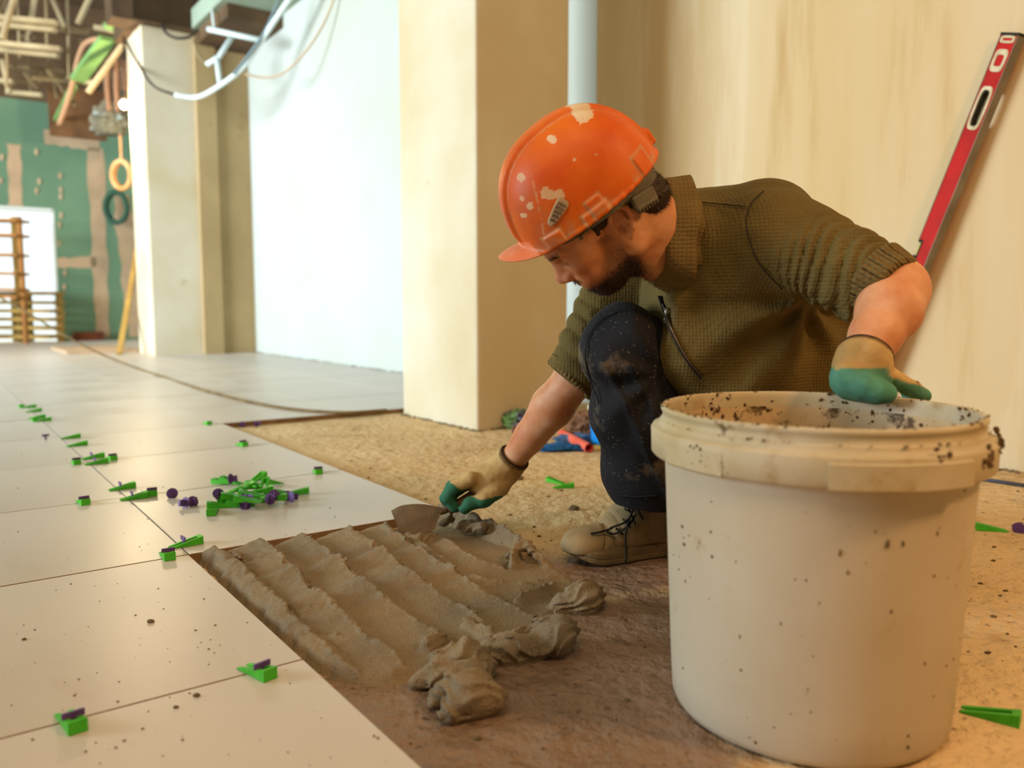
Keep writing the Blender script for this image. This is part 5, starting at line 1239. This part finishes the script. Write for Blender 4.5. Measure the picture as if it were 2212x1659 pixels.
# ================================================================ FAR END OF THE HALL
def pp(px, py, Y): return P(px, py, Y)
def wire(name, pts, r, m, n=8, sm=8, **kw):
    s_ = spline([pp(*p) for p in pts], sm) if len(pts) > 2 else [pp(*p) for p in pts]
    return MB().tube(s_, r, n).build(name, m, None, smooth=True, **kw)
M_white_c = mat('white_conduit', '#cfdcdc', rough=.5); M_blk = mat('black_cable', '#2d261f', rough=.7); M_grn = mat('green_duct', '#86b06a', '#6f9a5c', scale=4, rough=.6); M_dkgrn = mat('dark_green_hose', '#2f5340', rough=.6)
M_org = mat('orange_hose', '#c2854e', '#d6a878', scale=5, rough=.6); M_cab = mat('brown_cable', '#7d6640', '#5f4b2c', scale=12, rough=.8)
wire('extension_cable', [(-40, 622, 6.0), (50, 670, 6.0), (160, 736, 6.0), (250, 778, 5.95)] + [(x, y, GP(x, y, .006).y) for x, y in ((345, 812), (430, 840), (520, 864), (610, 881), (690, 889), (760, 891), (835, 886))], .0075, M_cab, label='brown cable sagging in from the left and lying across the laid tiles', cat='cable')
# white pipework and cables at the far column
wire('corrugated_pipe', [(378, 205, 7.6), (425, 210, 7.6), (470, 188, 7.4), (520, 150, 7.3), (560, 95, 7.2), (600, 35, 7.0), (645, -30, 6.8)], .022, M_white_c, label='pale curved pipe sagging from the soffit between far column and bright wall', cat='pipe')
wire('power_cable', [(272, 88, 8.2), (300, 140, 8.0), (332, 186, 7.8), (378, 205, 7.6)], .012, M_blk, label='dark cable drooping across the top of the far column', cat='cable')
wire('power_cable', [(350, 50, 8.0), (358, 70, 7.95), (380, 82, 7.9), (408, 80, 7.9), (428, 64, 7.9)], .013, M_blk, label='small loop of cable at the head of the far column', cat='cable')
tr = empty('hanging_bracket', pp(505, 74, 7.6), label='white branched bracket of tubes hanging under the pale soffit', cat='bracket')
for nm, pts, r in (('crossbar', [(450, 63, 7.6), (560, 86, 7.4)], .024), ('branch', [(500, 80, 7.5), (472, 124, 7.5), (446, 140, 7.5)], .022), ('stem', [(468, 122, 7.5), (475, 182, 7.45)], .022), ('hanger', [(456, -10, 7.7), (462, 60, 7.6)], .011)):
    MB().tube([pp(*p) for p in pts], r, 10).build(nm, M_white_c, tr, smooth=True)
wire('power_cable', [(418, 85, 7.6), (428, 118, 7.55), (447, 140, 7.5)], .011, M_steel, label='thin grey cable ending at the white bracket', cat='cable')
wire('power_cable', [(606, -10, 7.0), (575, 62, 7.1), (545, 108, 7.2), (505, 160, 7.3)], .011, mat('slate_cable', '#6f8088', rough=.6), label='thin slate cable along the edge of the bright wall', cat='cable')
wire('power_cable', [(530, 160, 7.1), (572, 168, 7.1), (612, 158, 7.0), (660, 112, 6.9), (700, 50, 6.8), (728, -20, 6.7)], .0085, M_joint, label='thin cable hanging in a curve on the bright wall', cat='cable')
# work lamp beside the far column
lc = pp(268, 226, 8.35); lm = empty('work_lamp', lc, label='glaring bare work lamp beside the far column', cat='lamp')
MB().ball(lc, .04, 3).build('bulb', mat('lamp_glow', '#fff4dc', emit=('#ffe6b8', 60.0)), lm, smooth=True, label='glowing bulb')
MB().tube([lc+Vector((0, 0, .05)), lc+Vector((0, 0, .13))], .03, 12).build('lamp_socket', M_blk, lm); MB().tube([lc+Vector((0, 0, .13)), lc+Vector((.02, .05, 1.0))], .008, 6).build('lamp_cord', M_blk, lm)
point('work_lamp_light', lc+Vector((0, -.0, -.10)), 110, (1.0, .78, .48), .06)
# hose coils on the far wall
def coil(name, px, py, Y, rx, rz, r, turns, m_, lab):
    c = pp(px, py, Y); mb_ = MB()
    for k in range(turns):
        mb_.tube([c+Vector((math.cos(a)*(rx-.006*k), .035*k, math.sin(a)*(rz-.008*k))) for a in np.linspace(0, math.tau, 33)[:-1]], r, 8, closed=True)
    return mb_.build(name, m_, None, smooth=True, label=lab, category='coil', kind='thing')
coil('hose_coil', 262, 378, 9.6, .105, .155, .028, 2, M_org, 'tan orange coil of hose hanging in front of the green wall')
coil('hose_coil', 250, 448, 11.6, .15, .21, .036, 2, M_dkgrn, 'dark green coil of hose hanging on the green wall')
wire('rope', [(256, 250, 9.6), (260, 300, 9.6), (262, 350, 9.6)], .014, M_org, label='cord holding the orange coil', cat='rope')
MB().obox(pp(298, 532, 9.2), GP(258, 768, 0)+Vector((0, 0, .02)), .05, .035).build('wooden_batten', M_wood2, None, label='slim wooden batten leaning beside the far column', category='batten')
MB().gbox(9.2, 10.4, 1.2, 1.9, 0, .03).build('floor_board', M_joint, None, label='pale board lying on the floor behind the far column', category='board')
# timber rack and pallets in front of the opening
Yr = 10.4
rk = empty('timber_rack', GP(30, 738, 0), label='brown timber shelf rack standing in front of the bright opening', cat='rack')
def bar(a, b, wd, ht, nm, m_, par, up=(0, 0, 1)): return MB().obox(a, b, wd, ht, up).build(nm, m_, par)
b0 = lambda x, y, Y=Yr: pp(x, y, Y)
for x, Y in ((48, Yr), (36, Yr+.5), (-50, Yr), (-60, Yr+.5)): bar(Vector((b0(x, 600, Y).x, Y, 0)), Vector((b0(x, 600, Y).x, Y, b0(x, 468, Y).z)), .05, .05, 'post', M_wood if Y == Yr else M_wood2, rk, (0, 1, 0))
for y in (476, 508, 550, 590, 624, 640): bar(b0(-52, y-1), b0(50, y+2), .30, .035, 'shelf_board', M_wood, rk)
pa = empty('pallet_stack', GP(60, 735, 0), label='low stack of pale slatted pallets before the opening', cat='pallets')
for y in (634, 654, 672, 690, 708, 727): bar(b0(-60, y-1, 10.9), b0(124, y, 10.9), .35, .045, 'slat', M_wood2, pa)
for x in (20, 52, 118): bar(Vector((b0(x, 640, 10.9).x, 11.0, 0)), Vector((b0(x, 640, 10.9).x, 11.0, b0(x, 632, 10.9).z)), .06, .06, 'block', M_wood2, pa, (0, 1, 0))
crumple('plastic_sack', GP(78, 731, 0)+Vector((0, .9, 0)), (.16, .1, .13), mat('pink_sack', '#d77a72', '#e5c95e', scale=5, rough=.8), 3, label='pink and yellow sack behind the pallets', cat='sack')

# services in the raw ceiling void
def duct(name, pts, wd, ht, m_, lab, cat='channel'):
    mb_ = MB()
    for i in range(len(pts)-1): mb_.obox(pp(*pts[i]), pp(*pts[i+1]), wd, ht)
    return mb_.build(name, m_, None, label=lab, category=cat, kind='thing')
for pts, lab in (([(-20, 36, 9), (122, 50, 9)], 'upper of the two steel channels at top left, front flange'), ([(-20, 51, 9.2), (120, 65, 9.2)], 'upper of the two steel channels at top left, rear flange'),
                 ([(-20, 92, 9.2), (132, 107, 9.2)], 'lower of the two steel channels at top left, front flange'), ([(-20, 106, 9.4), (126, 121, 9.4)], 'lower of the two steel channels at top left, rear flange'),
                 ([(-20, 173, 10), (28, 177, 10)], 'short steel channel stub at the left edge'), ([(145, 174, 10), (206, 180, 10)], 'short steel channel beside the green duct'), ([(15, 200, 10.6), (92, 206, 10.6)], 'steel channel just above the green wall'),
                 ([(205, 60, 9.2), (262, 70, 9.2)], 'brownish steel channel behind the green duct'), ([(150, 212, 11.2), (230, 222, 11.2)], 'dull steel channel above the brown board')):
    duct('steel_channel', pts, .07, .05, M_steel, lab)
for i, (x0, y0, x1, y1, Y, lab) in enumerate(((32, -10, 4, 84, 8.6, 'bright slanting steel strut at the top left corner'), (196, -10, 168, 52, 9.2, 'slanting pipe left of the green duct'), (276, 82, 190, 200, 8.8, 'slanting timber coloured strut left of the far column'),
                                      (112, -5, 140, 60, 9.8, 'dim slanting strut in the ceiling void'), (75, -5, 60, 90, 10.4, 'dim strut behind the steel channels'), (5, 130, 20, 200, 10, 'thin strut at the left edge under the channels'))):
    MB().obox(pp(x0, y0, Y), pp(x1, y1, Y), .05, .04).build('strut', M_steel, None, label=lab, category='strut')
for x, y1, lab in ((38, 125, 'thin hanger rod left'), (98, 110, 'thin hanger rod middle'), (145, 170, 'thin hanger rod beside the green duct'), (12, 190, 'thin hanger rod at the left edge')):
    MB().tube([pp(x, -20, 9.4), pp(x+4, y1, 9.4)], .014, 6).build('hanger_rod', M_steel, None, smooth=True, label=lab+' in the ceiling void', category='rod')
duct('cable_duct', [(292, -10, 8.3), (238, 62, 8.6)], .13, .05, M_grn, 'upper length of the pale green duct running into the void', 'duct')
duct('cable_duct', [(232, 84, 8.8), (168, 172, 9.4)], .15, .05, M_grn, 'lower wide length of the pale green duct', 'duct')
duct('cable_duct', [(160, 185, 9.6), (118, 268, 10.4)], .07, .04, M_grn, 'thin tail of the pale green duct', 'duct')
wire('bent_pipe', [(128, 268, 10.0), (150, 205, 9.7), (160, 165, 9.5), (176, 108, 9.3), (196, 88, 9.2), (232, 85, 9.1)], .03, mat('pink_pipe', '#c09472', rough=.6), label='pinkish bent pipe hanging under the green duct', cat='pipe')
MB().ball(pp(251, 28, 8.6), (.05, .04, .02), 2).build('clamp', M_white_c, None, label='bright clamp on the green duct', category='clamp'); MB().obox(pp(270, 30, 8.4), pp(300, 37, 8.4), .04, .03).build('clamp', M_org, None, label='bright metal clamp above the far column', category='clamp')
MB().gbox(11.6, 11.65, bw(95, 260)[0]-.1, bw(190, 260)[0], 2.55, 3.15).build('hanging_board', mat('brown_board', '#7a5536', '#62452c', scale=4, rough=.9), None, label='brown board hanging above the green wall', category='board')
# bundle of bagged insulation and foil by the lamp
crumple('insulation_bundle', pp(238, 292, 9.6), (.20, .12, .22), mat('dark_bundle', '#4f4a3c', '#6d6a5a', scale=7, rough=.7, spots=[('#9ab4c0', 9, .62, .70)]), 11, .3, label='dark bundle of foil and cables beside the far lamp', cat='bundle')
for k, x in enumerate((234, 252, 268)):
    wire('power_cable', [(x, 130, 9.4), (x-3+k*2, 180, 9.4), (x+2, 240, 9.4)], .03, mat('dull_pink_cable', '#84644f', rough=.8), label=('left', 'middle', 'right')[k]+' of three thick dull cables hanging left of the lamp', cat='cable')
rnd = random.Random(3); dm = MB()
for _ in range(46):                          # tangle of thin hangers and wires high in the dark void
    x = rnd.uniform(-10, 285); y = rnd.uniform(-10, 190); a = rnd.choice([.1, .1, 1.5, -1.1, .9]); L_ = rnd.uniform(25, 110); Y = rnd.uniform(9.8, 12)
    dm.tube([pp(x, y, Y), pp(x+L_*math.cos(a), y+L_*math.sin(a), Y+rnd.uniform(-.3, .3))], rnd.uniform(.008, .03), 5)
dm.build('service_tangle', mat('dull_services', '#7d6a4a', '#55462f', scale=3, rough=.7), None, kind='stuff', label='tangle of thin wires and rods in the dark ceiling void', category='wires')
